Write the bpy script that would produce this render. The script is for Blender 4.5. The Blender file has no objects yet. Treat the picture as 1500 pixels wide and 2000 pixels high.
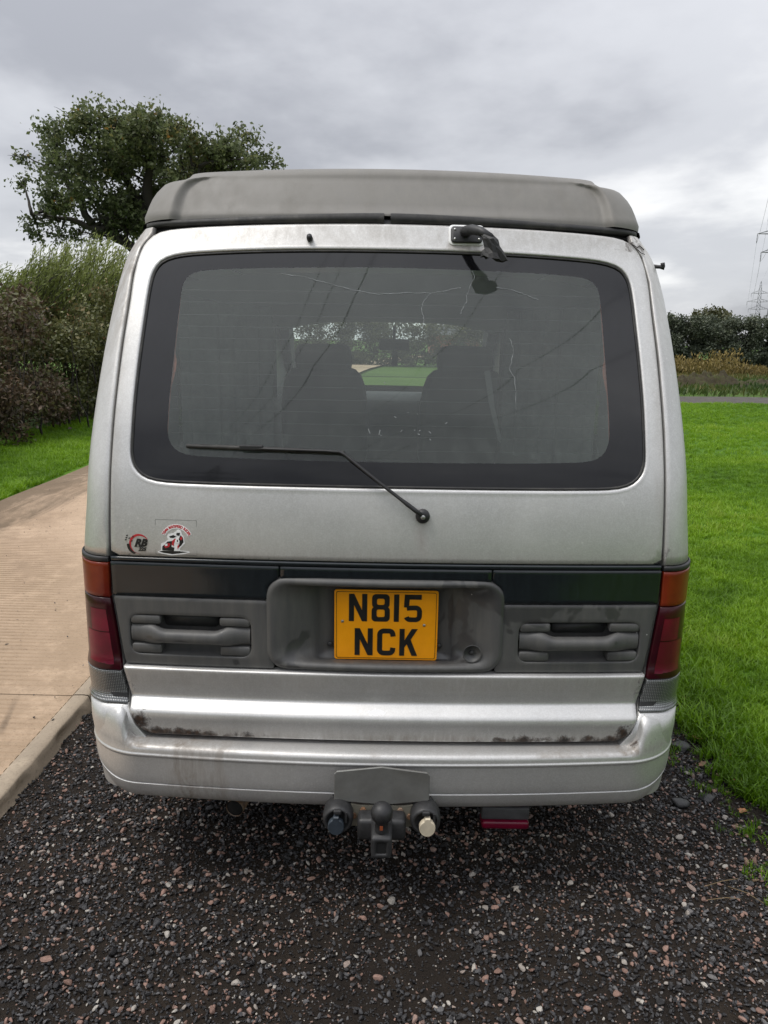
import bpy, bmesh, math, random
import numpy as np
from mathutils import Vector, Matrix
rng = np.random.default_rng(7); random.seed(7)
scene = bpy.context.scene
COL = scene.collection

# ------------------------------------------------------------------ camera
cam = bpy.data.cameras.new('camera'); cam_o = bpy.data.objects.new('camera', cam); COL.objects.link(cam_o)
cam.sensor_fit = 'VERTICAL'; cam.sensor_height = 34.6; cam.lens = 26.0
cam.clip_start = 0.05; cam.clip_end = 6000
_p, _r = math.radians(12.6), math.radians(1.0)
_fw = Vector((0, math.cos(_p), -math.sin(_p))); _up = Vector((0, math.sin(_p), math.cos(_p))); _rt = Vector((1, 0, 0))
_R = _rt*math.cos(_r) + _up*math.sin(_r); _U = _up*math.cos(_r) - _rt*math.sin(_r)
_M = Matrix((_R, _U, -_fw)).transposed().to_4x4(); _M.translation = Vector((-0.008, -1.95, 1.55))
cam_o.matrix_world = _M; scene.camera = cam_o

# ------------------------------------------------------------------ world: overcast sky
SUN_EL, SUN_AZ = 62.0, 250.0          # degrees; azimuth measured clockwise from +y
world = bpy.data.worlds.new('World'); scene.world = world; world.use_nodes = True
def build_world():
    nt = world.node_tree; nt.nodes.clear()
    def n(t, **k):
        q = nt.nodes.new(t)
        for a, b in k.items(): setattr(q, a, b)
        return q
    L = nt.links.new
    out = n('ShaderNodeOutputWorld'); bg = n('ShaderNodeBackground'); bg.inputs['Strength'].default_value = 0.1
    sky = n('ShaderNodeTexSky'); sky.sky_type = 'NISHITA'; sky.sun_disc = False
    sky.sun_elevation = math.radians(SUN_EL); sky.sun_rotation = math.radians(SUN_AZ)
    tc = n('ShaderNodeTexCoord'); sep = n('ShaderNodeSeparateXYZ'); L(tc.outputs['Generated'], sep.inputs[0])
    def m(op, a, b=None, c=None, clamp=False):
        q = n('ShaderNodeMath', operation=op); q.use_clamp = clamp
        for i, v in enumerate((a, b, c)):
            if v is None: continue
            if isinstance(v, (int, float)): q.inputs[i].default_value = v
            else: L(v, q.inputs[i])
        return q.outputs[0]
    zc = m('MAXIMUM', sep.outputs[2], 0.0)
    den = m('ADD', zc, 0.21)
    cx = m('DIVIDE', sep.outputs[0], den); cy = m('DIVIDE', sep.outputs[1], den)
    cmb = n('ShaderNodeCombineXYZ'); L(cx, cmb.inputs[0]); L(cy, cmb.inputs[1]); cmb.inputs[2].default_value = 21.7
    no = n('ShaderNodeTexNoise'); no.inputs['Scale'].default_value = 0.67; no.inputs['Detail'].default_value = 6
    no.inputs['Roughness'].default_value = 0.52; no.inputs['Distortion'].default_value = 0.25
    L(cmb.outputs[0], no.inputs['Vector'])
    no2 = n('ShaderNodeTexNoise'); no2.inputs['Scale'].default_value = 1.6; no2.inputs['Detail'].default_value = 6
    no2.inputs['Roughness'].default_value = 0.55
    L(cmb.outputs[0], no2.inputs['Vector'])
    mix = m('ADD', m('MULTIPLY', no.outputs[0], 0.72), m('MULTIPLY', no2.outputs[0], 0.28))
    # thin layered bands low over the horizon, where the cloud deck is seen edge on
    ramp = n('ShaderNodeValToRGB'); cr = ramp.color_ramp; cr.interpolation = 'EASE'
    cr.elements[0].position = 0.37; cr.elements[0].color = (0.44, 0.45, 0.49, 1)
    cr.elements[1].position = 0.62; cr.elements[1].color = (1.1, 1.1, 1.1, 1)
    e = cr.elements.new(0.50); e.color = (0.70, 0.712, 0.75, 1)
    L(mix, ramp.inputs[0])
    # brightness of an overcast dome: brighter towards the zenith, a paler band at the horizon
    grad = m('ADD', 0.90, m('MULTIPLY', m('MULTIPLY', zc, zc), 2.0))
    hor = m('MULTIPLY', m('POWER', m('SUBTRACT', 1.0, zc), 14), 0.10)
    gain = m('MULTIPLY', m('ADD', grad, hor), 6.8)
    sc = n('ShaderNodeVectorMath', operation='SCALE'); L(ramp.outputs[0], sc.inputs[0]); L(gain, sc.inputs['Scale'])
    mx = n('ShaderNodeMix', data_type='RGBA'); mx.inputs[0].default_value = 0.93
    L(sky.outputs[0], mx.inputs[6]); L(sc.outputs[0], mx.inputs[7])
    L(mx.outputs[2], bg.inputs['Color']); L(bg.outputs[0], out.inputs[0])
build_world()

sun = bpy.data.lights.new('sun', 'SUN'); sun.energy = 1.3; sun.angle = math.radians(22); sun.color = (1.0, 0.95, 0.88)
sun_o = bpy.data.objects.new('sun', sun); COL.objects.link(sun_o)
_e, _a = math.radians(SUN_EL), math.radians(SUN_AZ)
_d = Vector((math.sin(_a)*math.cos(_e), math.cos(_a)*math.cos(_e), math.sin(_e)))
sun_o.rotation_euler = _d.to_track_quat('Z', 'Y').to_euler(); sun_o.location = (0, 0, 30)

vs = scene.view_settings; vs.view_transform = 'Standard'; vs.look = 'None'; vs.gamma = 1.0
vs.use_curve_mapping = False; vs.exposure = 0.58
scene.cycles.max_bounces = 8; scene.cycles.transparent_max_bounces = 16; scene.cycles.use_denoising = True

# ------------------------------------------------------------------ helpers
def mesh_obj(name, verts, faces, mat=None, parent=None, smooth=True, attrs=None):
    me = bpy.data.meshes.new(name)
    me.from_pydata([tuple(v) for v in verts], [], [tuple(f) for f in faces])
    if smooth: me.polygons.foreach_set('use_smooth', [True]*len(me.polygons))
    if attrs:
        for k, vals in attrs.items():
            a = me.attributes.new(k, 'FLOAT', 'POINT'); a.data.foreach_set('value', np.asarray(vals, dtype=np.float32))
    me.update()
    o = bpy.data.objects.new(name, me); COL.objects.link(o)
    if mat: me.materials.append(mat)
    if parent: o.parent = parent
    return o
def np_obj(name, V, F, mat, parent=None, attrs=None, smooth=False):
    """fast build: V (n,3), F (m,k) of one polygon size"""
    me = bpy.data.meshes.new(name); k = F.shape[1]
    me.vertices.add(len(V)); me.vertices.foreach_set('co', V.astype(np.float32).ravel())
    me.loops.add(F.size); me.loops.foreach_set('vertex_index', F.astype(np.int32).ravel())
    me.polygons.add(len(F)); me.polygons.foreach_set('loop_start', np.arange(0, F.size, k, dtype=np.int32))
    if smooth: me.polygons.foreach_set('use_smooth', np.ones(len(F), dtype=bool))
    if attrs:
        for kk, vals in attrs.items():
            a = me.attributes.new(kk, 'FLOAT', 'POINT'); a.data.foreach_set('value', np.asarray(vals, dtype=np.float32))
    me.update(calc_edges=True); me.validate()
    me.materials.append(mat)
    o = bpy.data.objects.new(name, me); COL.objects.link(o)
    if parent: o.parent = parent
    return o
class MB:
    def __init__(s): s.v = []; s.f = []
    def add(s, v, f):
        b = len(s.v); s.v += [tuple(p) for p in v]; s.f += [tuple(i+b for i in q) for q in f]; return s
    def grid(s, G, flip=False):
        n, m_ = len(G), len(G[0]); b = len(s.v)
        for r in G: s.v += [tuple(p) for p in r]
        for i in range(n-1):
            for j in range(m_-1):
                q = (b+i*m_+j, b+i*m_+j+1, b+(i+1)*m_+j+1, b+(i+1)*m_+j)
                s.f.append(q[::-1] if flip else q)
        return s
    def rings(s, R, cap=False, flip=False):
        n, m_ = len(R), len(R[0]); b = len(s.v)
        for r in R: s.v += [tuple(p) for p in r]
        for i in range(n-1):
            for j in range(m_):
                k = (j+1) % m_
                q = (b+i*m_+j, b+i*m_+k, b+(i+1)*m_+k, b+(i+1)*m_+j)
                s.f.append(q[::-1] if flip else q)
        if cap: s.f.append(tuple(b+(n-1)*m_+j for j in range(m_))[::(-1 if flip else 1)])
        return s
    def box(s, c, d, rz=0.0):
        x, y, z = [q/2 for q in d]; V = []
        for a in (-x, x):
            for b_ in (-y, y):
                for e in (-z, z):
                    V.append((c[0]+a*math.cos(rz)-b_*math.sin(rz), c[1]+a*math.sin(rz)+b_*math.cos(rz), c[2]+e))
        return s.add(V, [(0,1,3,2),(4,6,7,5),(0,4,5,1),(2,3,7,6),(0,2,6,4),(1,5,7,3)])
    def tube(s, pts, rad, seg=10, caps=True, sy=1.0):
        P = [Vector(p) for p in pts]; n = len(P)
        if isinstance(rad, (int, float)): rad = [rad]*n
        b = len(s.v); up = Vector((0, 0, 1)); prev = None
        for i in range(n):
            t = (P[min(i+1, n-1)]-P[max(i-1, 0)]).normalized()
            if prev is None:
                a = t.cross(up)
                if a.length < 1e-3: a = t.cross(Vector((1, 0, 0)))
            else: a = prev - t*prev.dot(t)
            a.normalize(); prev = a; c = t.cross(a)
            for j in range(seg):
                w = 2*math.pi*j/seg
                s.v.append(tuple(P[i]+a*math.cos(w)*rad[i]+c*math.sin(w)*rad[i]*sy))
        for i in range(n-1):
            for j in range(seg):
                k = (j+1) % seg
                s.f.append((b+i*seg+j, b+i*seg+k, b+(i+1)*seg+k, b+(i+1)*seg+j))
        if caps:
            s.f.append(tuple(b+j for j in range(seg))[::-1]); s.f.append(tuple(b+(n-1)*seg+j for j in range(seg)))
        return s
    def lathe(s, prof, origin, axis='y', seg=24):
        """prof: list of (r, h); h runs along the axis"""
        R = []
        for r, h in prof:
            row = []
            for j in range(seg):
                w = 2*math.pi*j/seg; a, b_ = r*math.cos(w), r*math.sin(w)
                if axis == 'y': p = (origin[0]+a, origin[1]+h, origin[2]+b_)
                elif axis == 'x': p = (origin[0]+h, origin[1]+a, origin[2]+b_)
                else: p = (origin[0]+a, origin[1]+b_, origin[2]+h)
                row.append(p)
            R.append(row)
        return s.rings(R, cap=True)
    def build(s, name, mat, parent=None, smooth=True, bevel=0.0, seg=2, attr=None, recalc=True, angle=None):
        attrs = None
        if attr: attrs = {k: [fn(p) for p in s.v] for k, fn in attr.items()}
        o = mesh_obj(name, s.v, s.f, mat, parent, smooth, attrs)
        if recalc:
            bm = bmesh.new(); bm.from_mesh(o.data); bmesh.ops.recalc_face_normals(bm, faces=bm.faces); bm.to_mesh(o.data); bm.free()
        if bevel > 0:
            md = o.modifiers.new('bevel', 'BEVEL'); md.width = bevel; md.segments = seg; md.limit_method = 'ANGLE'; md.angle_limit = math.radians(30)
        return o
def empty(name, loc=(0, 0, 0)):
    o = bpy.data.objects.new(name, None); COL.objects.link(o); o.location = loc; o.empty_display_size = 0.2; return o
def tag(o, label, cat, group=None):
    o['label'] = label; o['category'] = cat
    if group: o['group'] = group
    return o
def struct(o): o['kind'] = 'structure'; return o
def stuff(o, label=None, cat=None):
    o['kind'] = 'stuff'
    if label: o['label'] = label; o['category'] = cat
    return o
def lerp(a, b, t): return a+(b-a)*t
def sst(a, b, x):
    t = min(1, max(0, (x-a)/(b-a))); return t*t*(3-2*t)
def smooth_closed(pts, n):
    """closed Catmull-Rom through pts, resampled to n points evenly by length"""
    P = np.array(pts, float); m_ = len(P); out = []
    for i in range(m_):
        p0, p1, p2, p3 = P[i-1], P[i], P[(i+1) % m_], P[(i+2) % m_]
        d1 = max(np.linalg.norm(p2-p1), 1e-6)
        t1 = (p2-p0)/(np.linalg.norm(p2-p1)+np.linalg.norm(p1-p0))*d1; t2 = (p3-p1)/(np.linalg.norm(p3-p2)+np.linalg.norm(p2-p1))*d1
        for k in range(16):
            t = k/16; h = t*t*t; q = t*t
            out.append((2*h-3*q+1)*p1+(h-2*q+t)*t1+(-2*h+3*q)*p2+(h-q)*t2)
    return np.array(out)
def polar(pts, c, n, sx=1.0):
    """resample a star-shaped closed curve at n fixed directions from c (directions set in a squashed space)"""
    P = smooth_closed(pts, 0); Q = P-np.array(c); Q[:, 0] *= sx
    an = np.unwrap(np.arctan2(Q[:, 1], Q[:, 0]))
    if an[-1] < an[0]: Q = Q[::-1]; an = np.unwrap(np.arctan2(Q[:, 1], Q[:, 0]))
    r = np.hypot(Q[:, 0], Q[:, 1]); an = np.append(an, an[0]+2*math.pi); r = np.append(r, r[0])
    # directions concentrated at the corners by following the curve's own length
    A = np.array([directions(k, n) for k in range(n)])
    base = an[0]; Am = (A-base) % (2*math.pi)+base
    rr = np.interp(Am, an, r)
    return np.stack([rr*np.cos(A)/sx+c[0], rr*np.sin(A)+c[1]], 1)
def directions(k, n): return 2*math.pi*k/n
def mirror_pts(half):
    """half: right-hand points from bottom centre to top centre -> closed symmetric list"""
    L = [(-x, z) for x, z in half[::-1] if x > 1e-6]
    return list(half)+L
def rrect(x0, x1, z0, z1, r, k=6):
    out = []
    for cx, cz, a0 in ((x1-r, z0+r, -90), (x1-r, z1-r, 0), (x0+r, z1-r, 90), (x0+r, z0+r, 180)):
        for i in range(k+1):
            a = math.radians(a0+90*i/k); out.append((cx+r*math.cos(a), cz+r*math.sin(a)))
    return out
def subdiv_loop(L, maxd=0.02):
    out = []
    for i in range(len(L)):
        a, b = L[i], L[(i+1) % len(L)]; d = math.hypot(b[0]-a[0], b[1]-a[1]); k = max(1, int(math.ceil(d/maxd)))
        for j in range(k): out.append((lerp(a[0], b[0], j/k), lerp(a[1], b[1], j/k)))
    return out

# ------------------------------------------------------------------ materials
class NT:
    def __init__(s, name):
        s.mat = bpy.data.materials.new(name); s.mat.use_nodes = True; s.t = s.mat.node_tree; s.t.nodes.clear()
        s.out = s.t.nodes.new('ShaderNodeOutputMaterial')
    def n(s, t, ins=None, **k):
        q = s.t.nodes.new(t)
        for a, b in k.items(): setattr(q, a, b)
        if ins:
            for a, b in ins.items(): s.set(q.inputs[a], b)
        return q
    def set(s, sock, v):
        if isinstance(v, bpy.types.NodeSocket): s.t.links.new(v, sock)
        else:
            if isinstance(v, tuple) and len(v) == 3 and sock.type == 'RGBA': v = v+(1,)
            sock.default_value = v
    def m(s, op, a, b=None, clamp=False):
        q = s.n('ShaderNodeMath', operation=op); q.use_clamp = clamp
        s.set(q.inputs[0], a)
        if b is not None: s.set(q.inputs[1], b)
        return q.outputs[0]
    def coords(s, scale=(1, 1, 1), kind='Object'):
        tc = s.n('ShaderNodeTexCoord'); mp = s.n('ShaderNodeMapping', {'Scale': scale}); s.t.links.new(tc.outputs[kind], mp.inputs[0]); return mp.outputs[0]
    def noise(s, scale, detail=4, rough=0.55, vec=None, dist=0.0):
        q = s.n('ShaderNodeTexNoise', {'Scale': scale, 'Detail': detail, 'Roughness': rough, 'Distortion': dist})
        s.t.links.new(vec if vec is not None else s.coords(), q.inputs['Vector']); return q.outputs['Fac']
    def ramp(s, fac, stops, interp='LINEAR'):
        q = s.n('ShaderNodeValToRGB'); cr = q.color_ramp; cr.interpolation = interp
        while len(cr.elements) < len(stops): cr.elements.new(0.5)
        for e, (p, c) in zip(cr.elements, stops):
            e.position = p; e.color = (c if isinstance(c, tuple) else (c, c, c))+(1,)
        s.t.links.new(fac, q.inputs[0]); return q.outputs[0]
    def mix(s, f, a, b):
        q = s.n('ShaderNodeMix', data_type='RGBA'); s.set(q.inputs[0], f); s.set(q.inputs[6], a); s.set(q.inputs[7], b); return q.outputs[2]
    def attr(s, name, typ='GEOMETRY'):
        q = s.n('ShaderNodeAttribute'); q.attribute_name = name; q.attribute_type = typ; return q.outputs['Fac']
    def bump(s, h, strength=0.3, dist=0.01):
        q = s.n('ShaderNodeBump', {'Strength': strength, 'Distance': dist}); s.t.links.new(h, q.inputs['Height']); return q.outputs[0]
    def pbr(s, **k):
        q = s.n('ShaderNodeBsdfPrincipled')
        for a, b in k.items(): s.set(q.inputs[a.replace('_', ' ')], b)
        return q
    def done(s, sh):
        s.t.links.new(sh.outputs[0] if hasattr(sh, 'outputs') else sh, s.out.inputs['Surface']); return s.mat

def plain(name, col, rough=0.5, metal=0.0, var=0.25, scale=30, bump=0.0, coat=0.0, streak=False, dirt=None):
    t = NT(name); v = t.coords((6, 6, 1) if streak else (1, 1, 1))
    nz = t.noise(scale, 5, 0.6, v)
    a = tuple(c*(1-var) for c in col); b = tuple(min(1, c*(1+var)) for c in col)
    c = t.ramp(nz, [(0.3, a), (0.7, b)])
    if dirt:
        d = t.noise(scale*0.35, 6, 0.65, v, 0.3); f = t.ramp(d, [(0.45, 0.0), (0.72, 0.75)]); c = t.mix(f, c, dirt)
    rr = t.ramp(nz, [(0.3, max(0.02, rough*0.85)), (0.7, min(1, rough*1.15))])
    k = dict(Base_Color=c, Roughness=rr, Metallic=metal)
    if coat: k['Coat_Weight'] = coat; k['Coat_Roughness'] = 0.08
    if bump: k['Normal'] = t.bump(nz, bump, 0.004)
    return t.done(t.pbr(**k))

def silver_paint():
    t = NT('weathered_silver_paint')
    st = t.noise(5, 6, 0.6, t.coords((3, 3, 0.5)))            # vertical run-off streaks
    cl = t.noise(3.2, 5, 0.6)
    fine = t.noise(160, 3, 0.6)
    base = t.mix(t.ramp(cl, [(0.35, 0.0), (0.7, 1.0)]), (0.50, 0.499, 0.49), (0.60, 0.592, 0.575))
    base = t.mix(t.ramp(st, [(0.52, 0.0), (0.80, 0.20)]), base, (0.40, 0.385, 0.35))
    base = t.mix(t.ramp(t.noise(260, 2, 0.5), [(0.40, 0.0), (0.62, 0.35)]), base, (0.72, 0.72, 0.71))
    vo = t.n('ShaderNodeTexVoronoi', {'Scale': 55.0, 'Randomness': 1.0}); t.t.links.new(t.coords(), vo.inputs['Vector'])
    spot = t.ramp(vo.outputs['Distance'], [(0.0, 1.0), (0.13, 0.9), (0.2, 0.0)])
    spots = t.m('MULTIPLY', spot, t.ramp(t.noise(7, 3), [(0.52, 0.0), (0.66, 0.5)]))
    base = t.mix(spots, base, (0.80, 0.79, 0.77))
    base = t.mix(t.ramp(t.noise(70, 6, 0.75), [(0.35, 0.0), (0.75, 0.42)]), base, (0.43, 0.42, 0.40))
    sc = t.noise(26, 5, 0.8, t.coords((1.0, 1.0, 0.25)), 1.2); base = t.mix(t.ramp(sc, [(0.66, 0.0), (0.70, 0.5), (0.72, 0.0)]), base, (0.74, 0.735, 0.72))
    # grime: brown film where water runs, painted per panel as an attribute broken up by noise
    g = t.attr('grime'); gm = t.m('MULTIPLY', g, t.ramp(t.noise(12, 7, 0.7, t.coords((3, 3, 0.7)), 0.4), [(0.34, 0.25), (0.60, 1.0)]), True)
    base = t.mix(gm, base, (0.135, 0.103, 0.072))
    ru = t.attr('rust'); rn = t.noise(30, 8, 0.72, t.coords((1.0, 1.0, 0.75)), 0.4)
    rm = t.ramp(t.m('ADD', t.m('MULTIPLY', ru, 0.50), t.m('MULTIPLY', rn, 1.05)), [(0.72, 0.0), (0.84, 0.8), (0.93, 1.0)])
    rm = t.m('MULTIPLY', rm, t.ramp(ru, [(0.02, 0.0), (0.2, 1.0)]))
    base = t.mix(rm, base, t.ramp(t.noise(90, 4), [(0.35, (0.010, 0.007, 0.006)), (0.65, (0.050, 0.026, 0.014))]))
    pe = t.attr('peel'); pm = t.ramp(t.m('ADD', t.m('MULTIPLY', pe, 0.7), t.m('MULTIPLY', t.noise(38, 4, 0.55), 0.8)), [(0.86, 0.0), (0.90, 1.0)])
    base = t.mix(pm, base, (0.74, 0.74, 0.74))
    dull = t.m('ADD', gm, t.m('ADD', rm, pm), True)
    metal = t.m('MULTIPLY', t.m('SUBTRACT', 1.0, dull), 0.62)
    rough = t.m('ADD', t.m('ADD', 0.33, t.m('MULTIPLY', cl, 0.14)), t.m('MULTIPLY', dull, 0.3))
    nb = t.bump(t.m('ADD', t.m('MULTIPLY', fine, 0.25), t.m('ADD', t.m('MULTIPLY', rm, 1.2), t.m('MULTIPLY', spots, 0.4))), 0.22, 0.0012)
    return t.done(t.pbr(Base_Color=base, Metallic=metal, Roughness=rough, Normal=nb, Coat_Weight=0.15, Coat_Roughness=0.25))

def glass_mat(name, tint, dirt_amt, refl=1.9):
    t = NT(name)
    tr = t.n('ShaderNodeBsdfTransparent', {'Color': tint})
    gl = t.n('ShaderNodeBsdfGlossy', {'Color': (1, 1, 1), 'Roughness': 0.015})
    lw = t.n('ShaderNodeLayerWeight', {'Blend': 0.5})
    f = t.m('MULTIPLY', t.m('ADD', 0.04, t.m('MULTIPLY', t.m('POWER', lw.outputs['Facing'], 5.0), 0.96)), refl, True)
    mx = t.n('ShaderNodeMixShader'); t.set(mx.inputs[0], f); t.t.links.new(tr.outputs[0], mx.inputs[1]); t.t.links.new(gl.outputs[0], mx.inputs[2])
    df = t.n('ShaderNodeBsdfDiffuse', {'Color': (0.33, 0.375, 0.345)})
    st = t.noise(8, 6, 0.65, t.coords((5, 5, 0.7))); fog = t.noise(2.0, 4, 0.5)
    d = t.m('MULTIPLY', t.m('ADD', t.m('MULTIPLY', st, 0.6), t.m('MULTIPLY', fog, 0.8)), dirt_amt)
    if dirt_amt > 0.05:
        tc = t.n('ShaderNodeTexCoord'); sp = t.n('ShaderNodeSeparateXYZ'); t.t.links.new(tc.outputs['Object'], sp.inputs[0])
        low = t.ramp(sp.outputs[2], [(0.0, 1.0), (1.0, 1.0)]); zz = t.m('MULTIPLY', t.m('SUBTRACT', 1.40, sp.outputs[2]), 5.0, True)
        drip = t.ramp(t.noise(22, 7, 0.75, t.coords((1.6, 1.6, 0.35)), 0.8), [(0.50, 0.0), (0.66, 1.0)])
        d = t.m('ADD', d, t.m('MULTIPLY', t.m('MULTIPLY', zz, drip), 0.10))
        wipe = t.ramp(t.noise(9, 6, 0.7, t.coords((0.6, 0.6, 2.5)), 1.5), [(0.55, 0.0), (0.75, 1.0)])
        d = t.m('ADD', d, t.m('MULTIPLY', wipe, 0.035))
    m2 = t.n('ShaderNodeMixShader'); t.set(m2.inputs[0], d); t.t.links.new(mx.outputs[0], m2.inputs[1]); t.t.links.new(df.outputs[0], m2.inputs[2])
    return t.done(m2)

def lens_mat(name, col, dark, rib=(120, 120, 260)):
    t = NT(name)
    v = t.coords(rib); w = t.n('ShaderNodeTexWave', {'Scale': 1.0, 'Distortion': 0.0}, wave_type='BANDS', bands_direction='Z'); t.t.links.new(v, w.inputs['Vector'])
    cl = t.noise(12, 4)
    c = t.mix(t.ramp(cl, [(0.4, 0.0), (0.65, 1.0)]), dark, col)
    c = t.mix(t.m('MULTIPLY', w.outputs[0], 0.45), c, dark)
    return t.done(t.pbr(Base_Color=c, Roughness=0.28, Specular_IOR_Level=0.3, Coat_Weight=0.25, Coat_Roughness=0.10))

def grey_plastic():
    t = NT('faded_grey_plastic')
    st = t.noise(7, 6, 0.62, t.coords((5, 5, 0.8))); fi = t.noise(140, 3)
    c = t.ramp(st, [(0.3, (0.062, 0.062, 0.063)), (0.55, (0.082, 0.081, 0.078)), (0.75, (0.105, 0.101, 0.095))])
    wet = t.ramp(t.noise(3.4, 4, 0.6, t.coords((1, 1, 0.9)), 0.6), [(0.585, 0.0), (0.60, 1.0)])     # old wet runs with their own edge
    c = t.mix(t.m('MULTIPLY', wet, 0.6), c, (0.030, 0.030, 0.032))
    sp = t.n('ShaderNodeTexVoronoi', {'Scale': 38.0}); t.t.links.new(t.coords(), sp.inputs['Vector'])
    s2 = t.m('MULTIPLY', t.ramp(sp.outputs['Distance'], [(0.0, 1.0), (0.055, 1.0), (0.08, 0.0)]), t.ramp(t.noise(20, 2), [(0.62, 0.0), (0.68, 0.8)]))
    c = t.mix(s2, c, (0.5, 0.5, 0.48))
    r = t.m('SUBTRACT', 0.52, t.m('MULTIPLY', wet, 0.2))
    return t.done(t.pbr(Base_Color=c, Roughness=r, Normal=t.bump(fi, 0.15, 0.001)))

def leaf_mat(name, stops, transl=0.3, inst=False, rough=0.5):
    t = NT(name)
    tone = t.attr('tone', 'INSTANCER' if inst else 'GEOMETRY')
    if inst:
        tone = t.m('ADD', t.m('MULTIPLY', tone, 0.75), t.m('MULTIPLY', t.attr('btone'), 0.25))
    c = t.ramp(tone, stops)
    p = t.pbr(Base_Color=c, Roughness=rough, Specular_IOR_Level=0.35)
    tr = t.n('ShaderNodeBsdfTranslucent'); t.t.links.new(c, tr.inputs['Color'])
    mx = t.n('ShaderNodeMixShader', {0: transl}); t.t.links.new(p.outputs[0], mx.inputs[1]); t.t.links.new(tr.outputs[0], mx.inputs[2])
    return t.done(mx)

M = {}
M['silver'] = silver_paint()
M['grey'] = grey_plastic()
M['black'] = plain('black_plastic', (0.016, 0.016, 0.017), 0.5, 0, 0.3, 60, 0.1)
M['rubber'] = plain('black_rubber', (0.012, 0.012, 0.012), 0.62, 0, 0.3, 50, 0.2, dirt=(0.05, 0.047, 0.04))
M['stripe'] = plain('gloss_dark_stripe', (0.009, 0.013, 0.016), 0.17, 0, 0.25, 12, 0, coat=0.3, streak=True)
M['frit'] = plain('black_glass_frit', (0.005, 0.005, 0.006), 0.06, 0, 0.2, 10, 0, streak=True)
M['roof'] = plain('grey_gelcoat_roof', (0.172, 0.164, 0.150), 0.62, 0, 0.10, 5, 0.03, streak=True, dirt=(0.135, 0.127, 0.112))
M['glass'] = glass_mat('dusty_tinted_glass', (0.74, 0.81, 0.775), 0.135, 1.3)
M['side_glass'] = glass_mat('dark_privacy_glass', (0.16, 0.17, 0.17), 0.04)
M['screen'] = glass_mat('windscreen_glass', (0.88, 0.92, 0.90), 0.02, 1.2)
M['amber'] = lens_mat('amber_lens', (0.19, 0.026, 0.006), (0.12, 0.011, 0.006))
M['red'] = lens_mat('red_lens', (0.045, 0.0010, 0.007), (0.022, 0.0008, 0.004))
M['red2'] = lens_mat('red_reflector', (0.15, 0.0008, 0.020), (0.085, 0.0006, 0.013), (160, 160, 300))
M['amberside'] = lens_mat('amber_edge_bright', (0.60, 0.13, 0.02), (0.5, 0.08, 0.015))
M['chrome'] = plain('dull_metal', (0.45, 0.45, 0.44), 0.38, 1.0, 0.15, 40)
M['yellow'] = plain('yellow_reflective_plate', (0.96, 0.37, 0.003), 0.36, 0, 0.04, 14, dirt=(0.80, 0.29, 0.004))
M['ink'] = plain('plate_ink', (0.010, 0.010, 0.010), 0.4, 0, 0.2, 40)
M['white'] = plain('sticker_white', (0.72, 0.72, 0.71), 0.45, 0, 0.04, 40)
M['redprint'] = plain('sticker_red', (0.42, 0.018, 0.025), 0.45, 0, 0.1, 40)
M['clearfilm'] = plain('sticker_film', (0.43, 0.425, 0.41), 0.36, 0.55, 0.05, 20)
M['cream'] = plain('cream_plastic', (0.55, 0.48, 0.36), 0.5, 0, 0.1, 40)
M['tow'] = plain('tow_paint', (0.030, 0.030, 0.031), 0.5, 0.2, 0.3, 40, 0.2)
M['towplate'] = plain('tow_cover_plate', (0.19, 0.19, 0.18), 0.42, 0.35, 0.12, 22, 0.05, dirt=(0.13, 0.125, 0.11))
M['bracket'] = plain('zinc_bracket', (0.24, 0.225, 0.18), 0.5, 0.4, 0.2, 30)
M['rustpipe'] = plain('rusty_pipe', (0.24, 0.13, 0.07), 0.75, 0.2, 0.6, 40, 0.4, dirt=(0.45, 0.41, 0.36))
M['sockblue'] = plain('blue_grey_cap', (0.030, 0.040, 0.052), 0.5, 0, 0.2, 40)
M['interior'] = plain('grey_trim', (0.085, 0.087, 0.085), 0.8, 0, 0.15, 20)
M['headlining'] = plain('headlining', (0.17, 0.175, 0.17), 0.9, 0, 0.08, 20)
M['cloth'] = plain('seat_cloth', (0.026, 0.026, 0.027), 0.9, 0, 0.25, 60)
M['dash'] = plain('dash_plastic', (0.032, 0.032, 0.033), 0.6, 0, 0.2, 40)
M['tyre'] = plain('tyre_rubber', (0.014, 0.014, 0.014), 0.85, 0, 0.3, 60)
M['copper'] = plain('copper_bus_bar', (0.20, 0.040, 0.018), 0.45, 0.2, 0.2, 40)
M['wire_line'] = plain('heater_wire', (0.004, 0.004, 0.004), 0.6, 0, 0.2, 40)
M['crack'] = plain('glass_crack', (0.20, 0.215, 0.215), 0.35, 0, 0.15, 60)
M['tape'] = plain('black_tape', (0.006, 0.006, 0.006), 0.6, 0, 0.4, 60, 0.4)
M['steel'] = plain('galvanised_steel', (0.16, 0.165, 0.175), 0.6, 0.3, 0.15, 1)  # steel grey that also stands in for haze on the pylons
M['wire'] = plain('conductor', (0.10, 0.10, 0.11), 0.6, 0.2, 0.1, 1)
def clear_lens():
    t = NT('prismatic_clear_lens')
    w = t.n('ShaderNodeTexWave', {'Scale': 1.0}, wave_type='BANDS', bands_direction='X'); t.t.links.new(t.coords((62, 62, 62)), w.inputs['Vector'])
    w2 = t.n('ShaderNodeTexWave', {'Scale': 1.0}, wave_type='BANDS', bands_direction='Z'); t.t.links.new(t.coords((62, 62, 62)), w2.inputs['Vector'])
    g = t.m('MULTIPLY', w.outputs[0], w2.outputs[0])
    c = t.mix(g, (0.085, 0.088, 0.09), (0.33, 0.34, 0.34))
    return t.done(t.pbr(Base_Color=c, Roughness=0.22, Metallic=0.45, Coat_Weight=0.5, Coat_Roughness=0.08, Normal=t.bump(g, 0.5, 0.002)))
M['clear'] = clear_lens()

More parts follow.
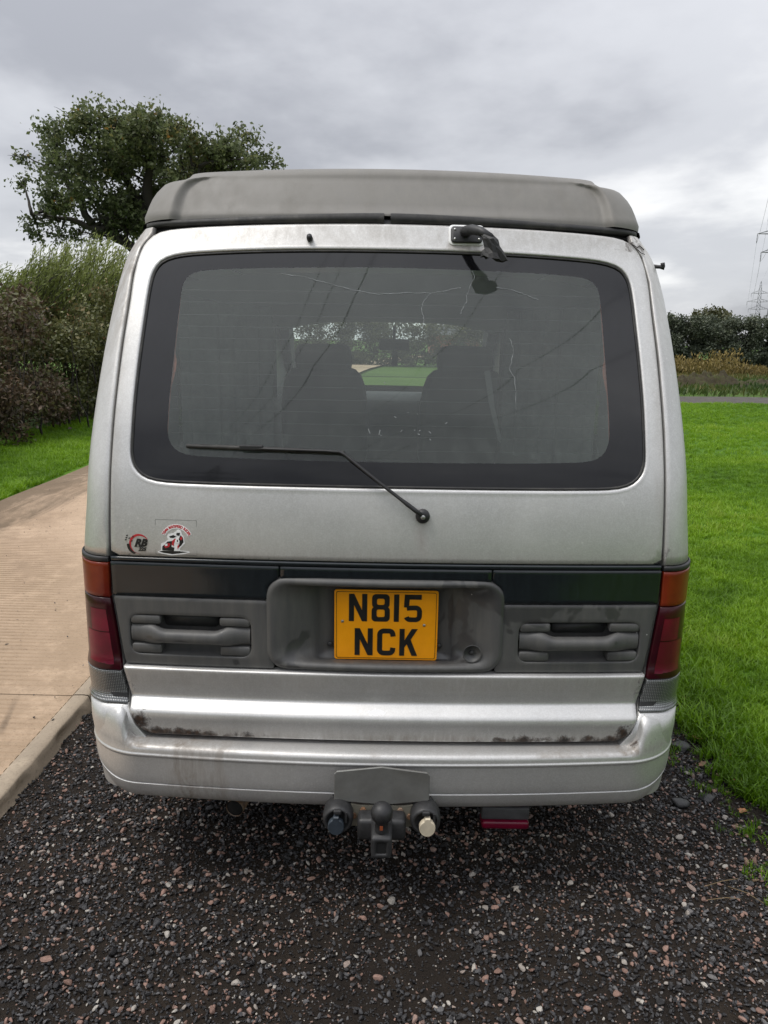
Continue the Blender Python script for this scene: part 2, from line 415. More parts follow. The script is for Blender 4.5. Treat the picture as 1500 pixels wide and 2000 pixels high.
# ================================================================== SETTING
def ground_mat(name, stops, scale, bump=0.5, detail=8, rough=0.95, bscale=None):
    t = NT(name); a = t.noise(scale, detail, 0.65); b = t.noise(bscale or scale*9, 5, 0.7)
    c = t.ramp(t.m('ADD', t.m('MULTIPLY', a, 0.65), t.m('MULTIPLY', b, 0.35)), stops)
    return t.done(t.pbr(Base_Color=c, Roughness=rough, Specular_IOR_Level=0.2, Normal=t.bump(b, bump, 0.01)))
M['field'] = ground_mat('field_grass', [(0.3, (0.040, 0.072, 0.014)), (0.55, (0.070, 0.125, 0.022)), (0.75, (0.105, 0.135, 0.034))], 0.25, 0.4, bscale=6)
M['lawn'] = ground_mat('lawn_soil_green', [(0.3, (0.030, 0.070, 0.004)), (0.55, (0.060, 0.135, 0.007)), (0.75, (0.10, 0.19, 0.012))], 1.2, 0.6, bscale=25)
M['dirt'] = ground_mat('wet_brown_dirt', [(0.25, (0.010, 0.008, 0.007)), (0.5, (0.022, 0.017, 0.013)), (0.75, (0.048, 0.035, 0.025))], 6, 1.0, bscale=140)
M['track'] = ground_mat('track_gravel', [(0.3, (0.045, 0.042, 0.038)), (0.7, (0.115, 0.105, 0.095))], 3, 0.5)
M['mound'] = ground_mat('turned_earth', [(0.3, (0.020, 0.017, 0.010)), (0.5, (0.045, 0.038, 0.022)), (0.62, (0.060, 0.070, 0.024)), (0.8, (0.075, 0.095, 0.030))], 2.2, 1.0)
def concrete(name, c0, c1, stain):
    t = NT(name); a = t.noise(1.3, 7, 0.6); b = t.noise(28, 6, 0.7); big = t.noise(0.55, 5, 0.55, t.coords((1, 0.6, 1)), 0.4)
    c = t.mix(t.ramp(a, [(0.3, 0.0), (0.7, 1.0)]), c0, c1)
    c = t.mix(t.ramp(big, [(0.46, 0.0), (0.64, 0.8)]), c, stain)
    c = t.mix(t.ramp(t.noise(6.0, 8, 0.75), [(0.50, 0.0), (0.72, 0.5)]), c, tuple(min(1, x*1.25) for x in c1))
    c = t.mix(t.ramp(t.noise(2.2, 8, 0.72, None, 0.2), [(0.55, 0.0), (0.70, 0.5)]), c, tuple(x*0.72 for x in stain))
    c = t.mix(t.ramp(t.noise(120, 3, 0.7), [(0.56, 0.0), (0.68, 0.55)]), c, tuple(x*0.5 for x in stain))
    c = t.mix(t.ramp(b, [(0.58, 0.0), (0.75, 0.6)]), c, tuple(x*0.55 for x in c0))
    vo = t.n('ShaderNodeTexVoronoi', {'Scale': 9.0}); t.t.links.new(t.coords(), vo.inputs['Vector'])
    pit = t.m('MULTIPLY', t.ramp(vo.outputs['Distance'], [(0.0, 1.0), (0.07, 1.0), (0.11, 0.0)]), t.ramp(t.noise(5, 3), [(0.55, 0.0), (0.62, 1.0)]))
    c = t.mix(pit, c, (0.05, 0.04, 0.03))
    tc = t.n('ShaderNodeTexCoord'); sp = t.n('ShaderNodeSeparateXYZ'); t.t.links.new(tc.outputs['Object'], sp.inputs[0])
    side = t.m('MULTIPLY', t.m('SUBTRACT', -2.55, sp.outputs[0]), 1.1, True)
    mud = t.ramp(t.m('ADD', t.m('MULTIPLY', side, 0.42), t.m('MULTIPLY', t.noise(2.6, 8, 0.72, t.coords((1.6, 0.35, 1)), 0.5), 0.9)), [(0.60, 0.0), (0.80, 0.75)])
    mud = t.m('MULTIPLY', mud, t.ramp(side, [(0.0, 0.0), (0.15, 1.0)])); c = t.mix(mud, c, (0.115, 0.085, 0.055))
    cr = t.n('ShaderNodeTexVoronoi', {'Scale': 0.8}, feature='DISTANCE_TO_EDGE'); t.t.links.new(t.coords((1, 0.45, 1)), cr.inputs['Vector'])
    ck = t.m('MULTIPLY', t.ramp(cr.outputs['Distance'], [(0.0, 1.0), (0.006, 0.8), (0.012, 0.0)]), t.ramp(t.noise(0.9, 3), [(0.52, 0.0), (0.6, 0.7)])); c = t.mix(ck, c, (0.06, 0.045, 0.032))
    return t.done(t.pbr(Base_Color=c, Roughness=0.85, Specular_IOR_Level=0.3, Normal=t.bump(b, 0.5, 0.004)))
M['concrete'] = concrete('buff_concrete', (0.37, 0.270, 0.185), (0.47, 0.352, 0.25), (0.285, 0.205, 0.135))
M['concrete_edge'] = concrete('trowelled_concrete', (0.34, 0.275, 0.20), (0.42, 0.345, 0.255), (0.25, 0.205, 0.155))
M['subbase'] = plain('sub_base', (0.045, 0.036, 0.028), 0.95, 0, 0.4, 20, 0.5)

def sheet(name, x0, x1, y0, y1, z, nx, ny, mat, amp=0.0, edge=None):
    xs = np.linspace(x0, x1, nx+1); ys = np.linspace(y0, y1, ny+1); V = []; F = []
    for y in ys:
        for i, x in enumerate(xs):
            xx = x
            if edge and i == 0: xx = x+edge*(math.sin(y*7.1)+math.sin(y*17.3+1)*0.6+math.sin(y*3.1+2)*0.8)
            V.append((xx, y, z+amp*(math.sin(x*1.7+y*0.9)+math.sin(y*2.3-x*1.1))*0.5))
    for j in range(ny):
        for i in range(nx): a = j*(nx+1)+i; F.append((a, a+1, a+nx+2, a+nx+1))
    return struct(mesh_obj(name, V, F, mat))
sheet('field', -1500, 1500, -800, 2500, -0.045, 40, 40, M['field'])
sheet('gravel_drive', -1.30, 1.48, -5, 7.5, 0.0, 24, 90, M['dirt'], 0.006)
sheet('lawn', 1.38, 16, -5, 19.2, 0.010, 40, 80, M['lawn'], 0.012, 0.016)
sheet('grass_verge', -5.9, -3.50, -4, 32, 0.030, 8, 40, M['lawn'], 0.02)
sheet('farm_track', 1.5, 60, 19.6, 22.6, -0.02, 60, 6, M['track'], 0.01)

def gentle(x, y): return 0.004*math.sin(x*3+y*1.3)+0.003*math.sin(y*2.1-x)
def concrete_road():
    base = struct(mesh_obj('concrete_road', [(-3.62, -5, 0.008), (-1.27, -5, 0.008), (-1.27, 31, 0.008), (-3.62, 31, 0.008)], [(0, 1, 2, 3)], M['subbase']))
    joints = [-4.6, 1.08, 6.4, 11.5, 16.6, 21.7, 26.8, 31.0]
    for a, b in zip(joints[:-1], joints[1:]):
        a += 0.004; b -= 0.004
        # tamped ribs across the slab, each rib a real ridge
        ys = []; y = a+0.05; near = a < 12; pitch = 0.043 if near else 0.086
        prof = [(0.0, 0.0), (0.46, 0.0), (0.54, -0.010), (0.80, -0.010), (0.92, 0.0)]
        rows = [(a, -0.05), (a, -0.004), (a+0.012, 0.0)]
        while y < b-0.07:
            for t_, h in prof: rows.append((y+t_*pitch, h))
            y += pitch*(1+0.06*math.sin(y*13.7))
        rows += [(b-0.012, 0.0), (b, -0.004), (b, -0.05)]
        xs = np.linspace(-3.52, -1.325, 25); xs = np.concatenate([[xs[0]-0.03], xs, [xs[-1]]])
        G = []
        for yy, h in rows:
            r = []
            for i, x in enumerate(xs):
                fade = 0.55+0.45*math.sin(x*2.3+yy*0.7)
                wob = 0.010*math.sin(x*2.9+yy*0.31)*(1 if a+0.1 < yy < b-0.1 else 0)
                z = 0.050+gentle(x, yy)+h*(fade if h > -0.02 else 1)
                if i in (0, len(xs)-1): z = 0.015
                r.append((x, yy+wob, z))
            G.append(r)
        MB().grid(G).build('slab', M['concrete'], base, smooth=False)
        # trowelled border along the slab edge
        ny = max(2, int((b-a)/0.03)); G = []
        for k in range(ny+1):
            yy = lerp(a, b, k/ny); j1 = 0.0012*math.sin(yy*13)+0.0012*math.sin(yy*37+1)+random.uniform(-.0012, .0012); e = -1.253+0.002*math.sin(yy*3)+j1
            z0 = 0.053+gentle(-1.3, yy)
            G.append([(-1.322, yy, 0.02), (-1.322, yy, z0-0.003), (-1.316, yy, z0), (lerp(-1.316, e, .6), yy, z0+0.001), (e-0.006, yy, z0-0.001), (e-0.001, yy, z0-0.006), (e+0.001+j1*2, yy, 0.03), (e+0.005+j1*5, yy, 0.010), (e+0.02, yy, -0.01)])
        MB().grid(G).build('edge_border', M['concrete_edge'], base, smooth=True)
    # the lane goes on round the bend ahead
    pts = [(-2.42, 31.0), (-2.4, 34), (-2.0, 40), (-0.9, 50), (1.1, 64), (4.0, 80), (9, 100), (17, 125)]
    G = []
    for i, (x, y) in enumerate(pts):
        a = pts[max(0, i-1)]; b = pts[min(len(pts)-1, i+1)]; t_ = Vector((b[0]-a[0], b[1]-a[1])).normalized(); nrm = Vector((t_.y, -t_.x))
        G.append([(x-nrm.x*1.1, y-nrm.y*1.1, 0.06), (x, y, 0.075), (x+nrm.x*1.1, y+nrm.y*1.1, 0.06)])
    MB().grid(G).build('far_lane', M['concrete'], base)
concrete_road()

# ------------------------------------------------------------------ scatter helper (gravel, grass): one object, instances on points
def scatter(name, P, rot, scl, tone, idx, variants, mat):
    coll = bpy.data.collections.new(name+'_sources')
    for i, (v, f, bt) in enumerate(variants):
        me = bpy.data.meshes.new('%s_source_%02d' % (name, i)); me.from_pydata(v, [], f)
        if bt is not None:
            a = me.attributes.new('btone', 'FLOAT', 'POINT'); a.data.foreach_set('value', bt)
        me.materials.append(mat); me.polygons.foreach_set('use_smooth', [False]*len(me.polygons)); me.update()
        coll.objects.link(bpy.data.objects.new('%s_source_%02d' % (name, i), me))
    me = bpy.data.meshes.new(name); n = len(P)
    me.vertices.add(n); me.vertices.foreach_set('co', np.asarray(P, np.float32).ravel())
    for nm, ty, arr, key in (('rot', 'FLOAT_VECTOR', rot, 'vector'), ('scl', 'FLOAT_VECTOR', scl, 'vector'), ('tone', 'FLOAT', tone, 'value')):
        a = me.attributes.new(nm, ty, 'POINT'); a.data.foreach_set(key, np.asarray(arr, np.float32).ravel())
    a = me.attributes.new('idx', 'INT', 'POINT'); a.data.foreach_set('value', np.asarray(idx, np.int32))
    me.update(); me.materials.append(mat)
    o = bpy.data.objects.new(name, me); COL.objects.link(o)
    ng = bpy.data.node_groups.new(name+'_scatter', 'GeometryNodeTree')
    ng.interface.new_socket('Geometry', in_out='INPUT', socket_type='NodeSocketGeometry')
    ng.interface.new_socket('Geometry', in_out='OUTPUT', socket_type='NodeSocketGeometry')
    N = ng.nodes.new; gi = N('NodeGroupInput'); go = N('NodeGroupOutput'); iop = N('GeometryNodeInstanceOnPoints'); ci = N('GeometryNodeCollectionInfo')
    ci.inputs['Collection'].default_value = coll; ci.inputs['Separate Children'].default_value = True; ci.inputs['Reset Children'].default_value = True
    def na(nm, ty):
        q = N('GeometryNodeInputNamedAttribute'); q.data_type = ty; q.inputs['Name'].default_value = nm
        return [s for s in q.outputs if s.enabled][0]
    Lk = ng.links.new
    Lk(gi.outputs[0], iop.inputs['Points']); Lk(ci.outputs[0], iop.inputs['Instance']); iop.inputs['Pick Instance'].default_value = True
    Lk(na('idx', 'INT'), iop.inputs['Instance Index']); Lk(na('rot', 'FLOAT_VECTOR'), iop.inputs['Rotation']); Lk(na('scl', 'FLOAT_VECTOR'), iop.inputs['Scale'])
    Lk(iop.outputs[0], go.inputs[0])
    md = o.modifiers.new('scatter', 'NODES'); md.node_group = ng
    return o

def vnoise(x, y, s, seed=0):
    """cheap smooth value noise for numpy arrays"""
    x = np.asarray(x)*s+seed*17.13; y = np.asarray(y)*s+seed*5.71
    xi = np.floor(x); yi = np.floor(y); fx = x-xi; fy = y-yi; fx = fx*fx*(3-2*fx); fy = fy*fy*(3-2*fy)
    def h(a, b): q = np.sin(a*127.1+b*311.7+seed*7.7)*43758.5453; return q-np.floor(q)
    return (h(xi, yi)*(1-fx)+h(xi+1, yi)*fx)*(1-fy)+(h(xi, yi+1)*(1-fx)+h(xi+1, yi+1)*fx)*fy

# ------------------------------------------------------------------ gravel
def stone_variants(k):
    out = []
    for i in range(k):
        bm = bmesh.new(); bmesh.ops.create_icosphere(bm, subdivisions=2, radius=0.5)
        r = np.random.default_rng(100+i); pl = [(Vector(r.normal(size=3)).normalized(), r.uniform(0.20, 0.38)) for _ in range(10)]
        sc = Vector((r.uniform(0.9, 1.25), r.uniform(0.7, 0.95), r.uniform(0.5, 0.75)))
        for v in bm.verts:
            for nrm, d in pl:                                # chip facets off the pebble
                e = v.co.dot(nrm)
                if e > d: v.co -= nrm*(e-d)*0.85
            v.co = Vector((v.co.x*sc.x, v.co.y*sc.y, v.co.z*sc.z))
        vs_ = [tuple(v.co) for v in bm.verts]; fs = [tuple(q.index for q in f.verts) for f in bm.faces]; bm.free(); out.append((vs_, fs, None))
    return out
def gravel_material():
    t = NT('gravel_stone')
    tone = t.attr('tone', 'INSTANCER')
    c = t.ramp(tone, [(0.0, (0.010, 0.0095, 0.010)), (0.40, (0.024, 0.0235, 0.025)), (0.62, (0.050, 0.050, 0.053)), (0.74, (0.115, 0.113, 0.115)), (0.78, (0.16, 0.15, 0.145)),
                      (0.80, (0.19, 0.115, 0.088)), (0.92, (0.31, 0.19, 0.15)), (0.95, (0.31, 0.27, 0.235)), (1.0, (0.46, 0.43, 0.38))])
    nz = t.noise(3.0, 5, 0.7); c2 = t.mix(t.ramp(nz, [(0.35, 0.0), (0.7, 0.6)]), c, t.mix(0.6, c, (0.02, 0.016, 0.013)))
    r = t.ramp(tone, [(0.0, 0.30), (0.7, 0.42), (0.8, 0.6), (1.0, 0.65)])
    return t.done(t.pbr(Base_Color=c2, Roughness=r, Specular_IOR_Level=0.38, Normal=t.bump(t.noise(9, 4), 0.35, 0.05)))
def gravel():
    Ps = []; S_ = []; T = []
    def layer(n, smin, smax, zoff, y0, y1, light, maskpow):
        x = rng.uniform(-1.245, 1.33, n); y = rng.uniform(y0, y1, n)
        mask = vnoise(x, y, 1.6, 1)*0.6+vnoise(x, y, 5.0, 2)*0.4          # worn, dirt-filled patches
        wheel = np.exp(-((np.abs(x)-0.05)/0.35)**2)*0.12+np.exp(-((x+1.2)/0.22)**2)*0.25
        keep = (mask-wheel) > rng.uniform(0.12, 0.52, n)*maskpow
        # stones thin out into the grass
        keep &= (x < 1.20) | (rng.uniform(0, 1, n) < 0.35)
        x, y = x[keep], y[keep]; n = len(x)
        s = smin*(smax/smin)**(rng.uniform(0, 1, n)**1.6)
        tn = rng.uniform(0, 0.77, n); pale = rng.uniform(0, 1, n) < light*(0.55+0.9*vnoise(x, y, 2.2, 5))
        tn[pale] = rng.uniform(0.77, 1.0, pale.sum())
        z = 0.006*(np.sin(x*1.7+y*0.9)+np.sin(y*2.3-x*1.1))*0.5+s*zoff+rng.uniform(-0.001, 0.002, n)
        Ps.append(np.stack([x, y, z], 1)); S_.append(s); T.append(tn)
    layer(70000, 0.005, 0.0095, 0.24, -1.9, 1.5, 0.24, 0.5)
    layer(52000, 0.0095, 0.0190, 0.28, -1.9, 1.5, 0.19, 0.92)
    layer(3000, 0.017, 0.029, 0.25, -1.9, 1.5, 0.55, 1.0)
    layer(170, 0.024, 0.036, 0.22, -1.9, 1.3, 0.62, 0.6)
    layer(9000, 0.011, 0.020, 0.28, 1.5, 4.0, 0.12, 0.8)
    xs_ = -1.27-2.2*rng.uniform(0, 1, 420)**2.2; ys_ = rng.uniform(-1.0, 9.0, 420); ss_ = rng.uniform(0.005, 0.013, 420)
    Ps.append(np.stack([xs_, ys_, 0.052+ss_*0.2], 1)); S_.append(ss_); T.append(rng.uniform(0, 0.8, 420))
    P = np.concatenate(Ps); s = np.concatenate(S_); T_ = np.concatenate(T); n = len(P)
    rot = np.stack([rng.normal(0, 0.35, n), rng.normal(0, 0.35, n), rng.uniform(0, 6.28, n)], 1)
    scl = np.stack([s, s*rng.uniform(0.75, 1.1, n), s*rng.uniform(0.7, 1.1, n)], 1)
    o = scatter('gravel', P, rot, scl, T_, rng.integers(0, 10, n), stone_variants(10), gravel_material())
    stuff(o, 'dark wet gravel with scattered pink and white pebbles on the drive', 'gravel')
gravel()

# ------------------------------------------------------------------ grass
M['grass'] = leaf_mat('grass_blades', [(0.0, (0.035, 0.085, 0.003)), (0.42, (0.122, 0.245, 0.006)), (0.75, (0.20, 0.350, 0.011)), (0.90, (0.25, 0.36, 0.03)), (1.0, (0.33, 0.30, 0.10))], 0.42, True, 0.45)
def tuft_variants(k, blades, spread, lean):
    out = []
    for i in range(k):
        r = np.random.default_rng(300+i); V = []; F = []; B = []
        for b in range(blades):
            a = r.uniform(0, 6.28); d = spread*math.sqrt(r.uniform(0, 1)); x0, y0 = d*math.cos(a), d*math.sin(a)
            az = r.uniform(0, 6.28); h = r.uniform(0.55, 1.0); ln = r.uniform(0.1, lean)*h; w = r.uniform(0.022, 0.040)
            dx, dy = math.cos(az), math.sin(az); px, py = -dy*w, dx*w; base = len(V); tn = r.uniform(0, 1)
            for t_ in (0, 0.4, 0.75, 1.0):
                cx = x0+dx*ln*t_**2; cy = y0+dy*ln*t_**2; cz = h*(t_-0.25*lean*t_**2*0.8)
                k_ = (1, 0.95, 0.6, 0)[(0, 0.4, 0.75, 1.0).index(t_)]
                if t_ < 1: V += [(cx-px*k_, cy-py*k_, cz), (cx+px*k_, cy+py*k_, cz)]; B += [tn*0.6+t_*0.3]*2
                else: V.append((cx, cy, cz)); B.append(tn*0.6+0.4)
            F += [(base, base+1, base+3, base+2), (base+2, base+3, base+5, base+4), (base+4, base+5, base+6)]
        out.append((V, F, B))
    return out
def grass():
    X = []; Y = []; H = []; T = []
    def band(n, x0, x1, y0, y1, hmin, hmax, tm, ts, edge=False):
        x = rng.uniform(x0, x1, n); y = rng.uniform(y0, y1, n)
        if edge:
            e = 1.27+0.05*np.sin(y*7.1)+0.03*np.sin(y*17.3+1)+0.04*np.sin(y*3.1+2)
            k = x > e; x, y = x[k], y[k]
        m_ = vnoise(x, y, 1.4, 3)*0.5+vnoise(x, y, 6, 4)*0.5
        X.append(x); Y.append(y); m2 = vnoise(x, y, 0.5, 8); H.append((hmin+(hmax-hmin)*rng.uniform(0, 1, len(x))**1.5)*(0.65+0.7*m_)); T.append(np.clip(tm+ts*(m_-0.5)*1.4+0.55*(m2-0.5)+rng.normal(0, 0.10, len(x)), 0, 1))
    band(21000, 1.26, 3.2, -0.6, 4.0, 0.030, 0.066, 0.52, 0.75, True)
    band(1300, 1.25, 1.50, -0.6, 3.5, 0.05, 0.115, 0.50, 0.7, True)
    band(260, 1.10, 1.28, -0.5, 2.5, 0.015, 0.045, 0.45, 0.5)        # weeds creeping onto the gravel        # longer, untrimmed edge
    band(15000, 1.5, 6.5, 3.5, 9.0, 0.04, 0.075, 0.54, 0.6)
    band(11000, 3.2, 12.0, 8.5, 19.2, 0.06, 0.10, 0.55, 0.45)
    band(2500, 1.3, 6.0, -3, -0.6, 0.05, 0.09, 0.55, 0.5)
    band(9000, -5.3, -3.60, 3.0, 10.0, 0.05, 0.10, 0.42, 0.5)
    band(6000, -5.6, -3.60, 10.0, 24.0, 0.06, 0.11, 0.42, 0.5)
    x = np.concatenate(X); y = np.concatenate(Y); h = np.concatenate(H); T_ = np.concatenate(T); n = len(x)
    z = np.where(x < 0, 0.030, 0.010)+np.where(x > 0, 0.012*(np.sin(x*1.7+y*0.9)+np.sin(y*2.3-x*1.1))*0.5, 0)-0.004
    rot = np.stack([rng.normal(0, 0.12, n), rng.normal(0, 0.12, n), rng.uniform(0, 6.28, n)], 1)
    sc = np.stack([h*1.15, h*1.15, h], 1)
    o = scatter('grass', np.stack([x, y, z], 1), rot, sc, T_, rng.integers(0, 6, n), tuft_variants(6, 16, 0.55, 0.9), M['grass'])
    stuff(o, 'short bright green grass on the lawn and the roadside verge', 'grass')
grass()

# ------------------------------------------------------------------ foliage
def leaf_cloud(C, size, aspect=0.55, up=0.3, droop=None, dirs=None):
    """C (n,3) centres; folded four-point leaves with random facing"""
    n = len(C); d = rng.normal(size=(n, 3)) if dirs is None else dirs+rng.normal(0, 0.35, (n, 3))
    if droop: d[:, 2] += droop
    d /= np.linalg.norm(d, axis=1, keepdims=True)
    u = rng.normal(size=(n, 3)); u[:, 2] += up; s = np.cross(d, u); s /= np.linalg.norm(s, axis=1, keepdims=True)
    nn = np.cross(s, d); L_ = size*rng.uniform(0.6, 1.25, n)[:, None]; w = L_*aspect*0.5
    a = C-d*L_*0.5; b = C+s*w+nn*w*0.35+d*L_*0.08; c = C+d*L_*0.5; e = C-s*w+nn*w*0.35+d*L_*0.08
    V = np.stack([a, b, c, e], 1).reshape(-1, 3); F = np.arange(n*4).reshape(n, 4)
    F = np.concatenate([F[:, [0, 1, 2]], F[:, [0, 2, 3]]])
    return V, F
def blob_points(n, c, r, shell=0.35):
    d = rng.normal(size=(n, 3)); d /= np.linalg.norm(d, axis=1, keepdims=True)
    q = (1-shell*rng.uniform(0, 1, n)**0.8)[:, None]
    return np.asarray(c)+d*q*np.asarray(r)
def twig_cloud(clumps, per_m2, leaves, twig_r):
    """clumps: (x,y,z,rx,ry,rz). Twig points over and inside each clump, a tight handful of leaves on each"""
    cs = []
    for (x, y, z, rx, ry, rz) in clumps:
        n = max(4, int(per_m2*4*math.pi*((rx*ry+ry*rz+rx*rz)/3)))
        cs.append(blob_points(n, (x, y, z), (rx, ry, rz), 0.75))
    tw = np.concatenate(cs); C = np.repeat(tw, leaves, 0)+rng.normal(0, twig_r, (len(tw)*leaves, 3))
    tn = np.repeat(rng.normal(0, 0.13, len(tw)), leaves)
    return tw, C, tn
def branchy(mb, base, tips, r0, seg=7):
    """limbs from a base point to each tip with a bend, tapering"""
    for tip in tips:
        a = Vector(base); b = Vector(tip); d = b-a; ctrl = a+d*0.45+Vector((random.uniform(-.12, .12)*d.length, random.uniform(-.12, .12)*d.length, random.uniform(0.02, 0.16)*d.length))
        pts = []; rad = []
        for i in range(9):
            t_ = i/8; p = a*(1-t_)**2+ctrl*2*t_*(1-t_)+b*t_**2
            p += Vector((random.uniform(-1, 1), random.uniform(-1, 1), random.uniform(-1, 1)))*0.022*d.length*(1 if 0 < i < 8 else 0)
            pts.append(p); rad.append(r0*(1-0.86*t_))
        mb.tube(pts, rad, seg)
M['bark'] = plain('oak_bark', (0.030, 0.026, 0.022), 0.9, 0, 0.4, 6, 0.6)
M['oakleaf'] = leaf_mat('oak_leaves', [(0.0, (0.036, 0.048, 0.024)), (0.35, (0.100, 0.124, 0.054)), (0.65, (0.160, 0.188, 0.080)), (0.85, (0.19, 0.18, 0.07)), (0.95, (0.19, 0.125, 0.04)), (1.0, (0.23, 0.12, 0.03))], 0.4)
M['willowleaf'] = leaf_mat('willow_leaves', [(0.0, (0.068, 0.092, 0.022)), (0.5, (0.19, 0.23, 0.058)), (1.0, (0.34, 0.36, 0.15))], 0.3)
M['hedgered'] = leaf_mat('russet_hedge_leaves', [(0.0, (0.028, 0.021, 0.013)), (0.38, (0.072, 0.054, 0.032)), (0.58, (0.115, 0.074, 0.046)), (0.72, (0.090, 0.096, 0.036)), (1.0, (0.16, 0.15, 0.055))], 0.2)
M['hedgegreen'] = leaf_mat('mixed_hedge_leaves', [(0.0, (0.036, 0.042, 0.016)), (0.4, (0.090, 0.100, 0.034)), (0.70, (0.150, 0.150, 0.054)), (0.84, (0.19, 0.125, 0.058)), (1.0, (0.25, 0.14, 0.07))], 0.2)
M['farhedge'] = leaf_mat('far_hedge_leaves', [(0.0, (0.040, 0.052, 0.036)), (0.5, (0.085, 0.102, 0.068)), (0.85, (0.125, 0.14, 0.085)), (1.0, (0.16, 0.15, 0.085))], 0.2)  # distance haze put into the leaf colour, paler and bluer
M['fartree'] = leaf_mat('far_tree_leaves', [(0.0, (0.04, 0.045, 0.02)), (0.5, (0.08, 0.085, 0.035)), (1.0, (0.14, 0.13, 0.05))], 0.25)
M['weed'] = leaf_mat('dry_weed_leaves', [(0.0, (0.085, 0.070, 0.022)), (0.5, (0.20, 0.150, 0.048)), (1.0, (0.33, 0.25, 0.09))], 0.25)

def oak():
    D = [(-9.93, 7.06, 0.63), (-9.32, 7.34, 0.71), (-10.22, 6.23, 0.6), (-8.43, 7.49, 0.78), (-7.68, 7.7, 0.71), (-6.95, 7.71, 0.63), (-6.51, 7.65, 0.63), (-5.79, 7.26, 0.63), (-4.75, 7.48, 0.55), (-4.1, 7.42, 0.55), (-3.59, 7.02, 0.47), (-4.62, 6.87, 0.71), (-5.67, 6.58, 0.78), (-6.84, 6.83, 0.86), (-8.04, 6.68, 0.94), (-9.09, 6.38, 0.78), (-10.56, 4.82, 0.44), (-10.1, 4.97, 0.47), (-9.47, 5.26, 0.55), (-8.71, 5.41, 0.71), (-7.8, 5.57, 0.78), (-6.89, 5.86, 0.78), (-9.83, 4.47, 0.44), (-10.37, 4.39, 0.35), (-9.06, 4.7, 0.47), (-8.21, 5.0, 0.47), (-7.53, 5.15, 0.55),
         (-5.9, 5.9, 0.7), (-4.9, 6.1, 0.65), (-4.0, 6.4, 0.5), (-7.4, 7.2, 0.7), (-5.2, 6.9, 0.6), (-8.6, 4.55, 0.42), (-9.3, 4.45, 0.40), (-7.9, 4.7, 0.42), (-7.2, 4.75, 0.45), (-10.75, 6.1, 0.38), (-10.5, 6.75, 0.36), (-9.9, 7.55, 0.36), (-3.25, 6.75, 0.30)]
    t = empty('oak_tree', (-6.9, 22, -0.045))
    clumps = []; cx, cz = -7.0, 6.1
    for x, z, r in D:
        e = min(1, math.hypot((x-cx)/4.0, (z-cz)/2.2)); dep = 1.9*math.sqrt(max(0.05, 1-e*e)); z -= 0.30*sst(5.0, 7.5, z)+0.05; r *= 0.92
        for k in range(3 if e < 0.8 else 1):
            clumps.append((x+random.uniform(-.15, .15), 22+random.uniform(-1, 1)*dep, z+random.uniform(-.1, .1), r, r*1.1, r*0.82))
    tw, C, tn = twig_cloud(clumps, 8.6, 9, 0.095)
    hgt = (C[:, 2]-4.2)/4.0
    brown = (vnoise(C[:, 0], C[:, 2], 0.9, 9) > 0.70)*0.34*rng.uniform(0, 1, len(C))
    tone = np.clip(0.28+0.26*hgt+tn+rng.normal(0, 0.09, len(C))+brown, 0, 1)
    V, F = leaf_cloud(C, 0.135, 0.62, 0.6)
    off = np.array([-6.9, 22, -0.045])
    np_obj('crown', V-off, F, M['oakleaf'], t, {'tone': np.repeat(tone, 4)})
    mb = MB(); tp = [(-6.2, 22, -0.1), (-6.22, 22, 0.8), (-6.35, 22.02, 2.0), (-6.5, 22, 3.2), (-6.8, 22, 4.2), (-7.1, 22, 5.0)]
    mb.tube([Vector(p)-Vector(off) for p in tp], [0.62, 0.47, 0.42, 0.36, 0.30, 0.22], 14)
    big = [((-6.5, 22, 3.3), (-8.7, 21.6, 4.75), 0.24), ((-8.3, 21.7, 4.5), (-10.3, 21.5, 4.9), 0.12), ((-7.1, 22, 4.9), (-8.6, 22.4, 6.9), 0.17), ((-6.7, 22, 3.9), (-4.6, 22.3, 6.5), 0.22), ((-7.0, 22, 4.8), (-6.6, 21.6, 7.4), 0.19), ((-8.6, 21.6, 4.7), (-9.8, 21.8, 6.6), 0.12), ((-6.6, 22, 3.6), (-5.3, 21.0, 6.2), 0.15)]
    for a, b, r in big: branchy(mb, Vector(a)-Vector(off), [Vector(b)-Vector(off)], r)
    for (x, y, z, rx, ry, rz) in clumps:
        c = Vector((x, y, z)); a, b, r = min(big, key=lambda q: (Vector(q[1])-c).length)
        s_ = Vector(a).lerp(Vector(b), random.uniform(0.55, 1.0)); branchy(mb, s_-Vector(off), [c-Vector(off)+Vector((0, 0, rz*0.3))], 0.055, 5)
        for k in range(4):
            e = c+Vector((random.uniform(-1, 1)*rx, random.uniform(-1, 1)*ry, random.uniform(-.7, 1)*rz))*0.95
            branchy(mb, c-Vector(off), [e-Vector(off)], 0.020, 4)
    mb.build('trunk', M['bark'], t, recalc=False)
    tag(t, 'broad oak tree with brown-tinged crown standing beyond the roadside hedge', 'tree')
oak()

